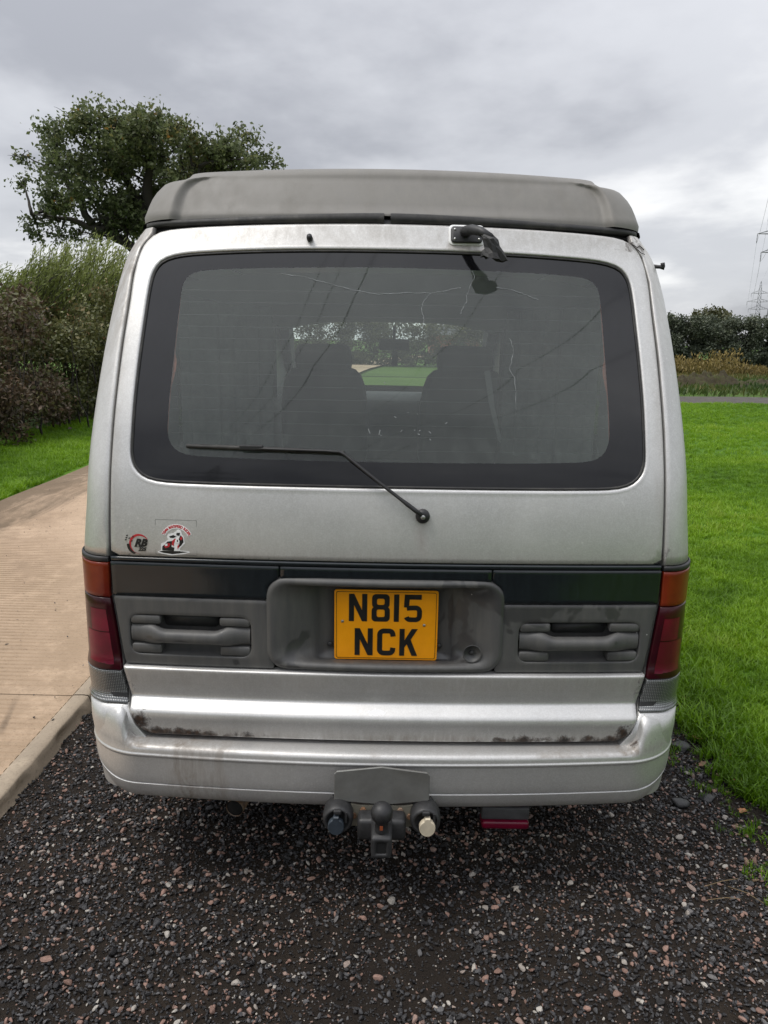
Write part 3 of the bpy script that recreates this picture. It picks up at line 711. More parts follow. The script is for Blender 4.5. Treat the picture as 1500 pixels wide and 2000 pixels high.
def bush(name, x, y, w, d, h, mat, label, cat, group, tonebase=0.35, size=0.075, dens=34, z0=0.35, stems=14, aspect=0.6, top_rough=0.25, leaves=6, gz=0.045):
    t = empty(name, (x, y, gz)); cl = []
    n = max(6, int(w*d*h*2.0))
    for k in range(n):
        cl.append((random.uniform(-.5, .5)*w*0.86, random.uniform(-.5, .5)*d*0.86, z0+0.15+(h-z0-0.35)*random.uniform(0, 1)**0.8, random.uniform(.35, .6), random.uniform(.35, .6), random.uniform(.3, .5)))
    for k in range(int(w*d*4.0)):                            # leafy right down to the ground
        cl.append((random.uniform(-.5, .5)*w, random.uniform(-.5, .5)*d, random.uniform(0.10, 0.75), random.uniform(.25, .4), random.uniform(.25, .4), random.uniform(.2, .32)))
    for k in range(int(4+w*d)):                              # uneven top
        cl.append((random.uniform(-.5, .5)*w, random.uniform(-.5, .5)*d, h-0.2+random.uniform(-top_rough, top_rough), 0.28, 0.28, 0.26))
    tw, C, tn = twig_cloud(cl, dens, leaves, size*0.8)
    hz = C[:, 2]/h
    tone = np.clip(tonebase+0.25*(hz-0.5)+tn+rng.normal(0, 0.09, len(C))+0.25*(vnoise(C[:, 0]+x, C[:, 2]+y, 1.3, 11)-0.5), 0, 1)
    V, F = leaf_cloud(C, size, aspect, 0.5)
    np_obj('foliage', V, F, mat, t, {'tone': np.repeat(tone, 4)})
    mb = MB()
    for k in range(stems):
        a = (random.uniform(-.48, .48)*w, random.uniform(-.48, .48)*d, -0.06); b = (a[0]+random.uniform(-.4, .4), a[1]+random.uniform(-.3, .3), random.uniform(0.6, 0.98)*h)
        branchy(mb, a, [b], random.uniform(0.010, 0.024), 5)
    mb.build('stem', M['bark'], t, recalc=False)['kind'] = 'stuff'
    tag(t, label, cat, group); return t
HG = 'bushes of the roadside hedge'
bush('hedge_bush', -6.55, 7.4, 2.9, 2.6, 1.85, M['hedgered'], 'dark russet hedge bush at the near end of the roadside hedge', 'bush', HG, 0.42, z0=0.12)
bush('hedge_bush', -6.4, 9.7, 2.9, 2.6, 2.0, M['hedgered'], 'purple-brown leafed hedge bush with bare stems above the verge', 'bush', HG, 0.46, stems=26, z0=0.12)
bush('hedge_bush', -6.3, 12.0, 2.9, 2.6, 2.25, M['hedgegreen'], 'mixed green and rust hedge bush in front of the willow', 'bush', HG, 0.48, stems=26, z0=0.12)
bush('hedge_bush', -5.6, 14.4, 1.8, 2.6, 2.55, M['hedgegreen'], 'dull green hedge bush just past the willow, beside the verge', 'bush', HG, 0.45, dens=22, z0=0.15)
bush('hedge_bush', -5.5, 17.0, 1.8, 2.8, 2.5, M['hedgegreen'], 'far green hedge bush beside the verge, below the oak', 'bush', HG, 0.42, dens=16, size=0.09)
bush('hedge_bush', -5.4, 19.8, 1.8, 3.0, 2.5, M['hedgegreen'], 'last green hedge bush of the roadside hedge, below the oak', 'bush', HG, 0.42, dens=14, size=0.1)

def willow():
    t = empty('willow_bush', (-6.3, 13.4, 0.0)); mb = MB(); Cs = []; Ds = []
    for k in range(680):
        bx, by = random.uniform(-1.7, 1.6), random.uniform(-1.2, 1.2); z = random.uniform(0.7, 2.3)
        dome = 1-0.32*((bx-0.3)/1.7)**2-0.15*(by/1.2)**2
        top = (2.65+0.85*random.uniform(0.3, 1))*dome; lean = random.uniform(0.05, 0.5)
        a = Vector((bx-lean*0.4, by, z)); b = Vector((bx+lean, by+random.uniform(-.2, .2), max(z+0.5, top)))
        n = 60; tt = rng.uniform(0, 1, n)[:, None]; A = np.array(a); B = np.array(b)
        Pp = A+(B-A)*tt; Pp[:, 0] += 0.18*(tt[:, 0]**2); Pp += rng.normal(0, 0.035, (n, 3)); Cs.append(Pp)
        dd = np.tile((B-A)/np.linalg.norm(B-A), (n, 1)); dd[:, 0] += 0.35; Ds.append(dd)
        if k % 2 == 0: mb.tube([a, a.lerp(b, .5)+Vector((0.03, 0, 0)), b+Vector((0.15, 0, 0))], [0.008, 0.006, 0.003], 4, False)
    for k in range(18):
        mb.tube([(random.uniform(-.6, .6), random.uniform(-.5, .5), -0.1), (random.uniform(-.9, .9), random.uniform(-.7, .7), 1.0), (random.uniform(-1.5, 1.5), random.uniform(-1, 1), 2.1)], [0.03, 0.022, 0.01], 5)
    C = np.concatenate(Cs); Dd = np.concatenate(Ds)
    V, F = leaf_cloud(C, 0.095, 0.20, 0.2, None, Dd)
    tone = np.clip(0.35+0.22*(C[:, 2]-2)+rng.normal(0, 0.16, len(C)), 0, 1)
    np_obj('foliage', V, F, M['willowleaf'], t, {'tone': np.repeat(tone, 4)}); mb.build('stem', M['bark'], t, recalc=False)['kind'] = 'stuff'
    tag(t, 'pale green willow bush with narrow wind-blown leaves rising behind the hedge', 'bush')
willow()

FH = 'bushes of the hedge across the field'
far_lab = ['grey-green hedge bush across the field, behind the yellow weeds', 'dark grey-green hedge bush in the far field hedge', 'olive hedge bush beyond the bend of the lane, seen through the van windows']
for k, (x, w, h) in enumerate([(-22, 6, 3.0), (-16, 6, 3.2), (-10, 6, 2.9), (-4.5, 6, 3.1), (1, 6, 2.9), (6.5, 6, 3.1), (11.8, 5.4, 3.2), (16.6, 5.2, 3.3), (21.2, 5.0, 3.25), (25.8, 5.2, 3.4), (31, 6, 3.4), (37, 7, 3.5)]):
    y = 47+0.02*x
    bush('field_hedge_bush', x, y, w, 2.2, h, M['farhedge'] if x > 8 else M['fartree'], far_lab[0] if 13 < x < 23 else (far_lab[1] if x > 8 else far_lab[2]), 'bush', FH, 0.42, 0.17, 18 if x > 8 else 8, 0.2, 5, 0.6, 0.12, 6, -0.045)
for k, (x, h) in enumerate([(-9, 2.9), (-4.5, 2.5), (0.2, 2.7), (4.8, 2.4), (9.4, 2.8)]):
    bush('added_hedge_bush', x, -13.5, 5.2, 2.2, h, M['farhedge'], 'green hedge bush added out of view behind the camera to darken the window reflection', 'bush', 'hedge added behind the camera', 0.45, 0.16, 5, 0.2, 5, 0.6, 0.3, 6, -0.045)  # unseen bushes added to darken reflections in the glass and tailgate
def far_tree(x, y, h, r, label, group=None):
    t = empty('field_tree', (x, y, -0.045)); cl = []
    for k in range(16): cl.append((random.uniform(-.7, .7)*r, random.uniform(-.7, .7)*r, h*0.40+random.uniform(0, h*0.48), r*0.42, r*0.42, r*0.38))
    tw, C, tn = twig_cloud(cl, 12, 7, 0.16); V, F = leaf_cloud(C, 0.24, 0.6, 0.5)
    np_obj('crown', V, F, M['fartree'], t, {'tone': np.repeat(np.clip(0.4+tn+0.3*(C[:, 2]/h-0.6), 0, 1), 4)})
    mb = MB(); mb.tube([(0, 0, -0.1), (0.05, 0, h*0.3), (0, 0, h*0.6)], [0.14, 0.10, 0.05], 7); branchy(mb, (0, 0, h*0.35), [c[:3] for c in cl], 0.04, 4)
    mb.build('trunk', M['bark'], t, recalc=False); tag(t, label, 'tree', group)
far_tree(22.8, 53, 4.1, 1.7, 'yellowish small tree showing above the far field hedge, below the distant pylon')
far_tree(27.6, 52, 4.4, 1.7, 'small pale green tree at the end of the far field hedge')
far_tree(17.2, 54, 3.9, 1.3, 'small dark tree top poking over the far field hedge')

def weeds():
    Cs = []; 
    for k in range(420):
        x = random.uniform(7, 30); y = random.uniform(38.5, 44.0); h = random.uniform(0.45, 1.35)*(0.55+0.75*float(vnoise(np.array([x]), np.array([y]), 0.45, 21)[0]))
        if x > 18.8: h *= 0.45
        n = 70; P = np.stack([rng.normal(x, 0.22, n), rng.normal(y, 0.2, n), -0.045+h*rng.uniform(0, 1, n)**0.8], 1); Cs.append(P)
    C = np.concatenate(Cs); d = np.tile(np.array([0.05, 0, 1.0]), (len(C), 1)); V, F = leaf_cloud(C, 0.19, 0.35, 0.2, None, d)
    tone = np.clip(0.25+0.35*C[:, 2]+rng.normal(0, 0.18, len(C)), 0, 1)
    stuff(np_obj('dry_weeds', V, F, M['weed'], None, {'tone': np.repeat(tone, 4)}), 'tall yellow-brown weeds in front of the far hedge', 'weeds')
    n = 16000; x = rng.uniform(6, 32, n); y = rng.uniform(22.8, 39, n); h = rng.uniform(0.12, 0.34, n)
    C = np.stack([x, y, -0.045+h*0.45], 1); d = np.tile(np.array([0.1, 0, 1.0]), (n, 1)); V, F = leaf_cloud(C, 0.30, 0.22, 0.2, None, d)
    tone = np.clip(vnoise(x, y, 0.35, 31)*0.8+rng.normal(0, 0.1, n)+0.3*(y > 33), 0, 1)
    mt = leaf_mat('rough_grass', [(0.0, (0.030, 0.058, 0.012)), (0.5, (0.060, 0.098, 0.020)), (0.75, (0.12, 0.115, 0.035)), (1.0, (0.20, 0.155, 0.06))], 0.3)
    stuff(np_obj('rough_grass', V, F, mt, None, {'tone': np.repeat(tone, 4)}), 'rough half-dry grass between the track and the far hedge', 'grass')
weeds()
def mound(x, y, w, d, h, label):
    G = []; n = 28
    for j in range(n+1):
        r = []
        for i in range(n*2+1):
            u = i/(n*2)*2-1; v = j/n*2-1; q = max(0, 1-u*u)*max(0, 1-v*v)
            bumpy = float(vnoise(np.array([u*w]), np.array([v*d]), 2.2, 41)[0])*0.6+float(vnoise(np.array([u*w]), np.array([v*d]), 6, 42)[0])*0.4
            r.append((x+u*w/2, y+v*d/2, -0.06+h*q**0.7*(0.15+1.25*bumpy)))
        G.append(r)
    o = MB().grid(G).build('earth_mound', M['mound']); tag(o, label, 'mound', 'heaps of earth past the track')
mound(12.3, 28.2, 3.4, 2.2, 0.62, 'largest dark heap of earth and roots just past the gravel track')
mound(9.9, 27.4, 2.6, 2.0, 0.34, 'low brown heap of earth past the track, beside the largest heap')
mound(15.6, 29.6, 3.0, 2.0, 0.36, 'flat green-topped heap of earth past the track')

# ------------------------------------------------------------------ pylons and power lines
def pylon(x, y, ang, label):
    t = empty('pylon', (x, y, -0.045)); ca, sa = math.cos(ang), math.sin(ang)
    def L3(u, v, z): return (u*ca-v*sa, u*sa+v*ca, z)
    def hw(z): return float(np.interp(z, [0, 20, 26, 41, 44.5], [3.6, 1.7, 1.25, 0.75, 0.12]))
    mb = MB(); lev = [0, 6.5, 12, 16.5, 20.5, 23.5, 26.3, 28.7, 31.1, 33.8, 36.6, 39.5, 42, 44.5]
    cor = [(-1, -1), (1, -1), (1, 1), (-1, 1)]
    for a, b in cor: mb.tube([L3(a*hw(z), b*hw(z), z) for z in lev], 0.13, 4)
    for z0, z1 in zip(lev[:-1], lev[1:]):
        for k in range(4):
            a, b = cor[k]; c, d = cor[(k+1) % 4]
            mb.tube([L3(a*hw(z0), b*hw(z0), z0), L3(c*hw(z1), d*hw(z1), z1)], 0.065, 4); mb.tube([L3(c*hw(z0), d*hw(z0), z0), L3(a*hw(z1), b*hw(z1), z1)], 0.065, 4)
            mb.tube([L3(a*hw(z1), b*hw(z1), z1), L3(c*hw(z1), d*hw(z1), z1)], 0.055, 4)
    mb.build('tower', M['steel'], t, smooth=False, recalc=False)
    for z, l in ((26.3, 6.0), (31.1, 7.4), (36.6, 5.2)):
        for s in (-1, 1):
            a = MB(); tip = L3(s*l, 0, z+0.25)
            for b in (-1, 1):
                a.tube([L3(s*hw(z), b*hw(z), z), tip], 0.09, 4); a.tube([L3(s*hw(z+2), b*hw(z+2), z+1.9), tip], 0.075, 4)
                for q in (0.3, 0.6):
                    p0 = Vector(L3(s*hw(z), b*hw(z), z)).lerp(Vector(tip), q); p1 = Vector(L3(s*hw(z+2), b*hw(z+2), z+1.9)).lerp(Vector(tip), q-0.12); a.tube([p0, p1], 0.05, 4)
            a.build('cross_arm', M['steel'], t, smooth=False, recalc=False)
            i_ = MB(); tp = Vector(tip); i_.tube([tp-Vector((0, 0, q)) for q in np.linspace(0, 2.4, 13)], [0.05 if q % 2 else 0.14 for q in range(13)], 8); i_.build('insulator', M['steel'], t, recalc=False)
    tag(t, label, 'pylon', 'lattice electricity pylons'); return t
PY = [(252.0, 540.0), (106.5, 215.0), (-37.0, -108.0)]
_ang = math.atan2(PY[1][1]-PY[0][1], PY[1][0]-PY[0][0])+math.pi/2
pylon(*PY[0], _ang, 'distant lattice electricity pylon standing beyond the far hedge')
pylon(*PY[1], _ang, 'nearer lattice electricity pylon, taller in view, carrying the lines over the field')
pylon(*PY[2], _ang, 'lattice electricity pylon behind the photographer carrying the lines on')
def lines():
    ca, sa = math.cos(_ang), math.sin(_ang)
    for z, l in ((26.3, 6.0), (31.1, 7.4), (36.6, 5.2), (44.5, 0.0)):
        for s in ((-1, 1) if l else (1,)):
            pts = []
            for a, b in zip(PY[:-1], PY[1:]):
                for k in range(29):
                    if k == 28 and b is not PY[-1]: continue
                    q = k/28; zz = z-(2.2 if l else 0)-(1-(2*q-1)**2)*(7.5 if l else 5.0)
                    pts.append((lerp(a[0], b[0], q)+s*l*ca, lerp(a[1], b[1], q)+s*l*sa, zz))
            o = MB().tube(pts, 0.020 if l else 0.014, 5).build('power_line', M['wire'], recalc=False)
            nm = {26.3: 'lowest', 31.1: 'middle', 36.6: 'upper'}.get(z)
            tag(o, ('overhead conductor hanging from the %s cross arms of the pylons' % nm) if nm else 'thin earth wire running over the tips of the pylons', 'power line', ('conductors on the %s arms' % nm) if nm else None)
lines()

def shed():
    t = empty('brick_shed', (8.2, 96, -0.045)); m_ = plain('red_brick', (0.22, 0.095, 0.07), 0.9, 0, 0.3, 5, 0.3)
    MB().box((0, 0, 1.2), (6, 4, 2.4)).build('wall', m_, t, smooth=False)
    MB().add([(-3.2, -2.3, 2.3), (3.2, -2.3, 2.3), (3.2, 0, 3.6), (-3.2, 0, 3.6), (-3.2, 2.3, 2.3), (3.2, 2.3, 2.3)], [(0, 1, 2, 3), (3, 2, 5, 4), (0, 3, 4), (1, 5, 2)]).build('roof', plain('slate_roof', (0.07, 0.07, 0.075), 0.7, 0, 0.2, 8), t, smooth=False)
    MB().box((0.8, -2.03, 1.0), (0.9, 0.06, 2.0)).build('door', plain('green_door', (0.03, 0.06, 0.04), 0.6), t, smooth=False)
    tag(t, 'low red brick shed beyond the bend in the lane', 'shed')
shed()

# ================================================================== CAMPER VAN
PZ = [.28, .47, .48, .535, .548, .567, .575, .655, .662, .672, .70]
PYV = [-.020, -.026, -.031, -.037, -.034, -.010, .000, -.012, -.012, .002, .0]
_uz = np.array([.70, .85, .93, .975, 1.08, 1.17, 1.30, 1.48, 1.65, 1.787, 1.88, 2.1]); _uy = np.array([0, 0, -.001, -.003, .004, .018, .053, .119, .190, .250, .292, .39])
_sl = np.gradient(_uy, _uz)
def Pz(z):
    if z < .70: return float(np.interp(z, PZ, PYV))
    i = int(min(len(_uz)-2, max(0, np.searchsorted(_uz, z)-1))); h = _uz[i+1]-_uz[i]; t = (z-_uz[i])/h; q = t*t; c = q*t
    return float((2*c-3*q+1)*_uy[i]+(c-2*q+t)*h*_sl[i]+(-2*c+3*q)*_uy[i+1]+(c-q)*h*_sl[i+1])
def Wz(z): return float(np.interp(z, [.25, .45, .60, .97, 1.10, 1.28, 1.43, 1.54, 1.66, 1.75, 1.80, 1.84, 1.85, 2.0], [.815, .838, .842, .841, .829, .821, .811, .802, .789, .774, .756, .731, .724, .69]))
RX, RY = .09, .11
def S(x, z, dw=0.0):
    w = Wz(z)+dw; a = abs(x); b = .035+.03*min(1, max(0, (z-1.2)/.6)); m_ = min(1, max(0, (a-(w-RX))/RX))
    return Pz(z)+b*(a/w)**2+RY*(1-math.sqrt(max(0, 1-m_*m_)))
def on(x, z, off=0.0): return (x, S(x, z)+off, z)
SHUT = ([.978, 1.15, 1.35, 1.52, 1.64, 1.72, 1.795, 1.828, 1.842, 1.852, 1.862], [.733, .730, .729, .724, .716, .713, .697, .668, .62, .45, 0])
def Xt(z): return float(np.interp(z, [.476, .478, .481, .486, .493, .503, .517, .535, .567, .66, .87, .975, 1.15, 1.35, 1.52, 1.64, 1.72, 1.795, 1.828], [.600, .630, .646, .660, .671, .680, .688, .694, .701, .716, .738, .735, .730, .729, .724, .716, .713, .697, .668]))

van = empty('camper_van'); tag(van, 'weathered silver camper van with grey pop-top roof, seen from behind on the gravel', 'van')

# ------------------------------------------------ body shell, side glass, windscreen
def body():
    zr = [.30, .40, .50, .553, .556, .60, .65, .70, .76, .82, .88, .94, .972, .976, 1.0, 1.05, 1.10, 1.15, 1.20, 1.26, 1.32, 1.38, 1.44, 1.50, 1.56, 1.62, 1.68, 1.72, 1.76, 1.79, 1.81, 1.828, 1.84, 1.85]
    ys = [.32, .45, .70, 1.0, 1.3, 1.55, 1.65, 2.0, 2.3, 2.55, 2.65, 3.0, 3.25, 3.5, 3.75, 3.95, 4.12, 4.25, 4.34, 4.40, 4.42]
    xf = [1, 1, 1, 1, 1, 1, 1, 1, 1, 1, 1, .998, .993, .98, .95, .90, .82, .68, .48, .24, 0]
    def front(z): return float(np.interp(z, [.3, .8, 1.1, 1.2, 1.85], [4.42, 4.45, 4.36, 4.22, 3.30]))
    rowsR = []
    for z in zr:
        lamp = .555 < z < .975; ins = .012 if lamp else 0.0; w = Wz(z)-ins
        x0 = Xt(z)+.006; r = []
        r.append((x0, S(x0, z)+.035+ins, z)); r.append((x0, S(x0, z)+.004+ins, z)); x0b = x0+.003; r.append((x0b, S(x0b, z)+ins, z))
        a0 = math.asin(min(1, max(0, (x0b-(w-RX))/RX)))
        for k in range(1, 13):
            a = lerp(a0, math.pi/2, k/12); x = w-RX+RX*math.sin(a)
            if k == 1 and x0b < w-RX-.004: x = lerp(x0b, w-RX, .6)
            r.append((x, S(min(x, w), z, -ins)+ins, z))
        yf = front(z); yend = r[-1][1]
        for y, f in zip(ys, xf):
            yy = y if y < 2.6 else 2.6+(y-2.6)*(yf-2.6)/(4.42-2.6)
            r.append((w*f, max(yy, yend+.01), z))
        rowsR.append(r)
    nb = 15
    paint, sg, ws = MB(), [MB(), MB()], MB()
    for side in (1, -1):
        G = [[(x*side, y, z) for x, y, z in r] for r in rowsR]
        for mb in (paint, sg[0 if side > 0 else 1], ws):
            mb._b = len(mb.v); mb.v += [p for r in G for p in r]
        m_ = len(G[0])
        for i in range(len(zr)-1):
            for j in range(m_-1):
                jj = j-nb
                tgt = paint
                if 1.20 <= zr[i] < 1.72 and jj >= 1:
                    if jj in (1, 2, 3, 4, 6, 7, 8, 10, 11, 12): tgt = sg[0 if side > 0 else 1]
                    elif jj >= 16: tgt = ws
                b = tgt._b; q = (b+i*m_+j, b+i*m_+j+1, b+(i+1)*m_+j+1, b+(i+1)*m_+j); tgt.f.append(q if side > 0 else q[::-1])
    def clean(mb):
        used = sorted({i for f in mb.f for i in f}); mp = {o: n for n, o in enumerate(used)}; mb.v = [mb.v[i] for i in used]; mb.f = [tuple(mp[i] for i in f) for f in mb.f]
    for mb in (paint, ws, *sg): clean(mb)
    # roof skin under the pop top
    G = []
    for y in np.linspace(.42, 3.28, 20): G.append([(x, y, 1.85+.012*(1-(x/.72)**2)) for x in np.linspace(-.715, .715, 15)])
    paint.grid(G)
    def grime(p):
        x, y, z = p; g = 0
        if y < .6 and z > 1.15:
            a = abs(x)
            g = max(g, .62*sst(1.25, 1.8, z)*(1.0 if x < 0 else .30)*(1-sst(.10, .20, y-S(min(a, Wz(z)), z)+.02)))
            if x > 0 and z > 1.80: g = max(g, .35)
        if y < .6 and .97 < z < 1.05 and x > 0: g = max(g, .5*(1-sst(.985, 1.04, z)))
        return g
    def rust(p):
        x, y, z = p
        if y < .7 and x > 0 and 1.80 < z < 1.86 and x < .72: return .50
        if y < .6 and x < 0 and 1.79 < z < 1.83: return .35
        if y < .5 and x > .7 and .976 < z < 1.01 and x < .76: return .45
        return 0
    bo = paint.build('body', M['silver'], van, attr={'grime': grime, 'rust': rust}, recalc=False)
    for mb in sg: mb.build('side_window', M['side_glass'], van, recalc=False)
    ws.build('windscreen', M['screen'], van, recalc=False)
    # inner walls so the body reads as a room, with the same window openings left open
    for side in (1, -1):
        lin = MB(); x = .70*side
        for (y0, y1, z0, z1) in ((.30, 3.3, .62, 1.19), (.30, .46, 1.19, 1.62), (1.54, 1.66, 1.19, 1.62), (2.54, 2.66, 1.19, 1.62), (.30, 3.2, 1.62, 1.74)): lin.box((x-.03*side*(z1 > 1.3), (y0+y1)/2, (z0+z1)/2), (.03, y1-y0, z1-z0))
        lin.build('side_lining', M['interior'], van, smooth=False)
    for side in (1, -1):
        cur = MB()                                   # drawn-back curtains at the rear side windows
        G = []
        for z in np.linspace(1.14, 1.66, 8):
            G.append([(side*(.655-.01*k % 2-.018*math.sin(k*1.9)), .50+.022*k, z) for k in range(22)])
        cur.grid(G).build('curtain', plain('curtain_cloth', (0.13, 0.135, 0.13), 0.95, 0, 0.2, 30), van)
    fl = MB().box((0, 2.2, .60), (1.44, 3.9, .04)); fl.build('floor', M['interior'], van, smooth=False)
    ub = MB().box((0, 2.2, .42), (1.5, 3.6, .24)); ub.build('underbody', M['rubber'], van, smooth=False)
    G = []
    for y in np.linspace(.34, 3.34, 12): G.append([(x, y, 1.735-.07*sst(1.4, 3.2, y)-.06*(x/.68)**4) for x in np.linspace(-.69, .69, 15)])
    MB().grid(G).build('headlining', M['headlining'], van)
body()

# ------------------------------------------------ tailgate
NR = 224; CC = (0.0, 1.45); SXX = .50
OUT_HALF = [(0, .9775), (.25, .9775), (.5, .9775), (.66, .9775), (.722, .9778), (.7325, .981), (.734, .99), (.7335, 1.02), (.7315, 1.15), (.729, 1.35), (.723, 1.52), (.716, 1.64), (.7125, 1.72), (.697, 1.793), (.668, 1.826), (.62, 1.841), (.45, 1.852), (.2, 1.859), (0, 1.861)]
WIN_HALF = [(0, 1.172), (.34, 1.172), (.50, 1.173), (.595, 1.176), (.640, 1.187), (.667, 1.210), (.679, 1.243), (.6805, 1.30), (.679, 1.42), (.671, 1.58), (.6635, 1.69), (.655, 1.727), (.636, 1.752), (.60, 1.767), (.53, 1.776), (.3, 1.786), (0, 1.789)]
FRI_HALF = [(0, 1.238), (.25, 1.239), (.443, 1.242), (.535, 1.248), (.568, 1.266), (.583, 1.298), (.585, 1.34), (.584, 1.40), (.580, 1.50), (.574, 1.65), (.567, 1.697), (.545, 1.720), (.50, 1.729), (.355, 1.736), (0, 1.742)]
O_ = polar(mirror_pts(OUT_HALF), CC, NR, SXX); A_ = polar(mirror_pts(WIN_HALF), CC, NR, SXX); F_ = polar(mirror_pts(FRI_HALF), CC, NR, SXX)
def ring(L, off): return [on(float(x), float(z), off) for x, z in L]
def mixr(a, b, t): return a*(1-t)+b*t
def shrink(L, d):
    """move a loop inwards by d (towards its own normal)"""
    L = np.asarray(L, float); t = np.roll(L, -1, 0)-np.roll(L, 1, 0); t /= np.linalg.norm(t, axis=1, keepdims=True)+1e-9
    n = np.stack([-t[:, 1], t[:, 0]], 1); area = np.sum(L[:, 0]*np.roll(L[:, 1], -1)-np.roll(L[:, 0], -1)*L[:, 1])
    return L+n*d*(1 if area > 0 else -1)
tg = MB(); R = [ring(O_, .03), ring(O_, .004), ring(shrink(O_, .004), 0)]
for t_ in np.linspace(.06, .94, 12): R.append(ring(mixr(shrink(O_, .004), shrink(A_, -.010), t_), 0))
R += [ring(shrink(A_, -.010), .0), ring(shrink(A_, -.005), -.001), ring(shrink(A_, -.001), .002), ring(shrink(A_, .001), .008), ring(shrink(A_, .001), .022)]
tg.rings(R)
def tg_grime(p):
    x, y, z = p; g = 0
    g = max(g, .30*sst(1.76, 1.83, z)); g = max(g, .35*(1-sst(.978, 1.02, z)))
    g = max(g, .5*math.exp(-((x-.093)/.012)**2)*(z < 1.10)*sst(.97, 1.0, z))
    g = max(g, .28*sst(.69, .73, abs(x)))
    if abs(x-.205) < .06 and 1.79 < z < 1.82: g = max(g, .6)
    return g
def tg_rust(p):
    x, y, z = p
    if x > .63 and z > 1.80: return .42
    return .28 if z < .985 else 0
tailgate = tg.build('tailgate', M['silver'], van, attr={'grime': tg_grime, 'rust': tg_rust})
# rubber between glass and frame, black-printed border, clear pane
MB().rings([ring(shrink(A_, .0005), .004), ring(shrink(A_, .003), .001), ring(shrink(A_, .006), .003), ring(shrink(A_, .007), .008)]).build('window_seal', M['rubber'], tailgate)
MB().rings([ring(mixr(shrink(A_, .005), F_, t_), .006) for t_ in np.linspace(0, 1, 8)]).build('window_border', M['frit'], tailgate)
gp = [ring(F_, .006)]; cF = np.array([0.0, 1.49])
for t_ in np.linspace(.06, .985, 16): gp.append(ring(F_*(1-t_)+cF*t_, .006))
glass = MB().rings(gp, cap=True).build('rear_window', M['glass'], tailgate); glass['label'] = 'dusty cracked rear window with heater wires'

def ribbon(mb, pts, w, off):
    """flat strip lying on the rear glass"""
    P = np.array(pts, float); L_, R_ = [], []
    for i in range(len(P)):
        t_ = P[min(i+1, len(P)-1)]-P[max(i-1, 0)]; t_ /= np.linalg.norm(t_)+1e-9; n_ = np.array([-t_[1], t_[0]])
        ww = (w[i] if isinstance(w, (list, tuple)) else w)*.5; L_.append(on(*(P[i]+n_*ww), off)); R_.append(on(*(P[i]-n_*ww), off))
    return mb.grid([L_, R_])
def dens(pts, n=8):
    out = []
    for a, b in zip(pts[:-1], pts[1:]):
        for k in range(n): out.append((lerp(a[0], b[0], k/n), lerp(a[1], b[1], k/n)))
    return out+[pts[-1]]
for z in (1.675, 1.643, 1.609, 1.578, 1.547, 1.517, 1.485, 1.455, 1.425, 1.393, 1.362, 1.331, 1.302, 1.267):
    xw = .578 if z > 1.3 else .56
    ribbon(MB(), [(x, z+.003*(1-(x/.58)**2)*0) for x in np.linspace(-xw, xw, 40)], .0011, .0095).build('heater_wire', M['wire_line'], tailgate, recalc=False)
for s in (-1, 1):
    pts = [(s*.586, 1.30), (s*.5865, 1.36), (s*.585, 1.42), (s*.5825, 1.44), (s*.580, 1.465), (s*.579, 1.485), (s*.5815, 1.505), (s*.580, 1.52), (s*.577, 1.60), (s*.575, 1.655)]
    wd = [.004, .006, .007, .010, .014, .013, .008, .005, .004, .003]
    ribbon(MB(), pts, wd, .0102).build('bus_bar', M['copper'], tailgate, recalc=False)
cracks = [[(-.30, 1.722), (-.227, 1.712), (-.171, 1.697), (-.101, 1.680), (-.032, 1.670), (.037, 1.676), (.106, 1.675), (.147, 1.683), (.189, 1.691)],
          [(.106, 1.675), (.089, 1.654), (.083, 1.631), (.091, 1.604), (.087, 1.581)], [(.219, 1.738), (.228, 1.722), (.214, 1.694), (.206, 1.674), (.204, 1.653), (.196, 1.640), (.188, 1.623)],
          [(.286, 1.694), (.328, 1.689), (.370, 1.674), (.40, 1.664)]]
for c in cracks:
    q = dens(c, 5); q = [(x+random.uniform(-.0012, .0012), z+random.uniform(-.0012, .0012)) for x, z in q]
    ribbon(MB(), q, [random.uniform(.0005, .0017) for _ in q], .0048).build('glass_crack', M['crack'], tailgate, recalc=False)
q = dens([(.321, 1.561), (.331, 1.521), (.319, 1.481), (.334, 1.455), (.335, 1.376)], 5)
ribbon(MB(), [(x+random.uniform(-.002, .002), z) for x, z in q], [random.uniform(.0004, .0022) for _ in q], .0046).build('old_glue_mark', M['crack'], tailgate, recalc=False)
ribbon(MB(), dens([(.2595, 1.475), (.266, 1.43), (.272, 1.386), (.284, 1.335), (.295, 1.292)], 4), [.016]*4+[.015]*4+[.013]*4+[.010]*4+[.003], .0075).build('tape_strip', M['tape'], tailgate, recalc=False)
sm = MB()
for k in range(14):
    x = random.gauss(.06, .07); z = 1.285+abs(random.gauss(0, .05)); l = random.uniform(.003, .016)
    ribbon(sm, [(x, z), (x+random.uniform(-.006, .006), z+l*random.uniform(-.4, 1))], random.uniform(.0008, .0022), .0047)
sm.build('glass_scratch', M['crack'], tailgate, recalc=False)['kind'] = 'stuff'

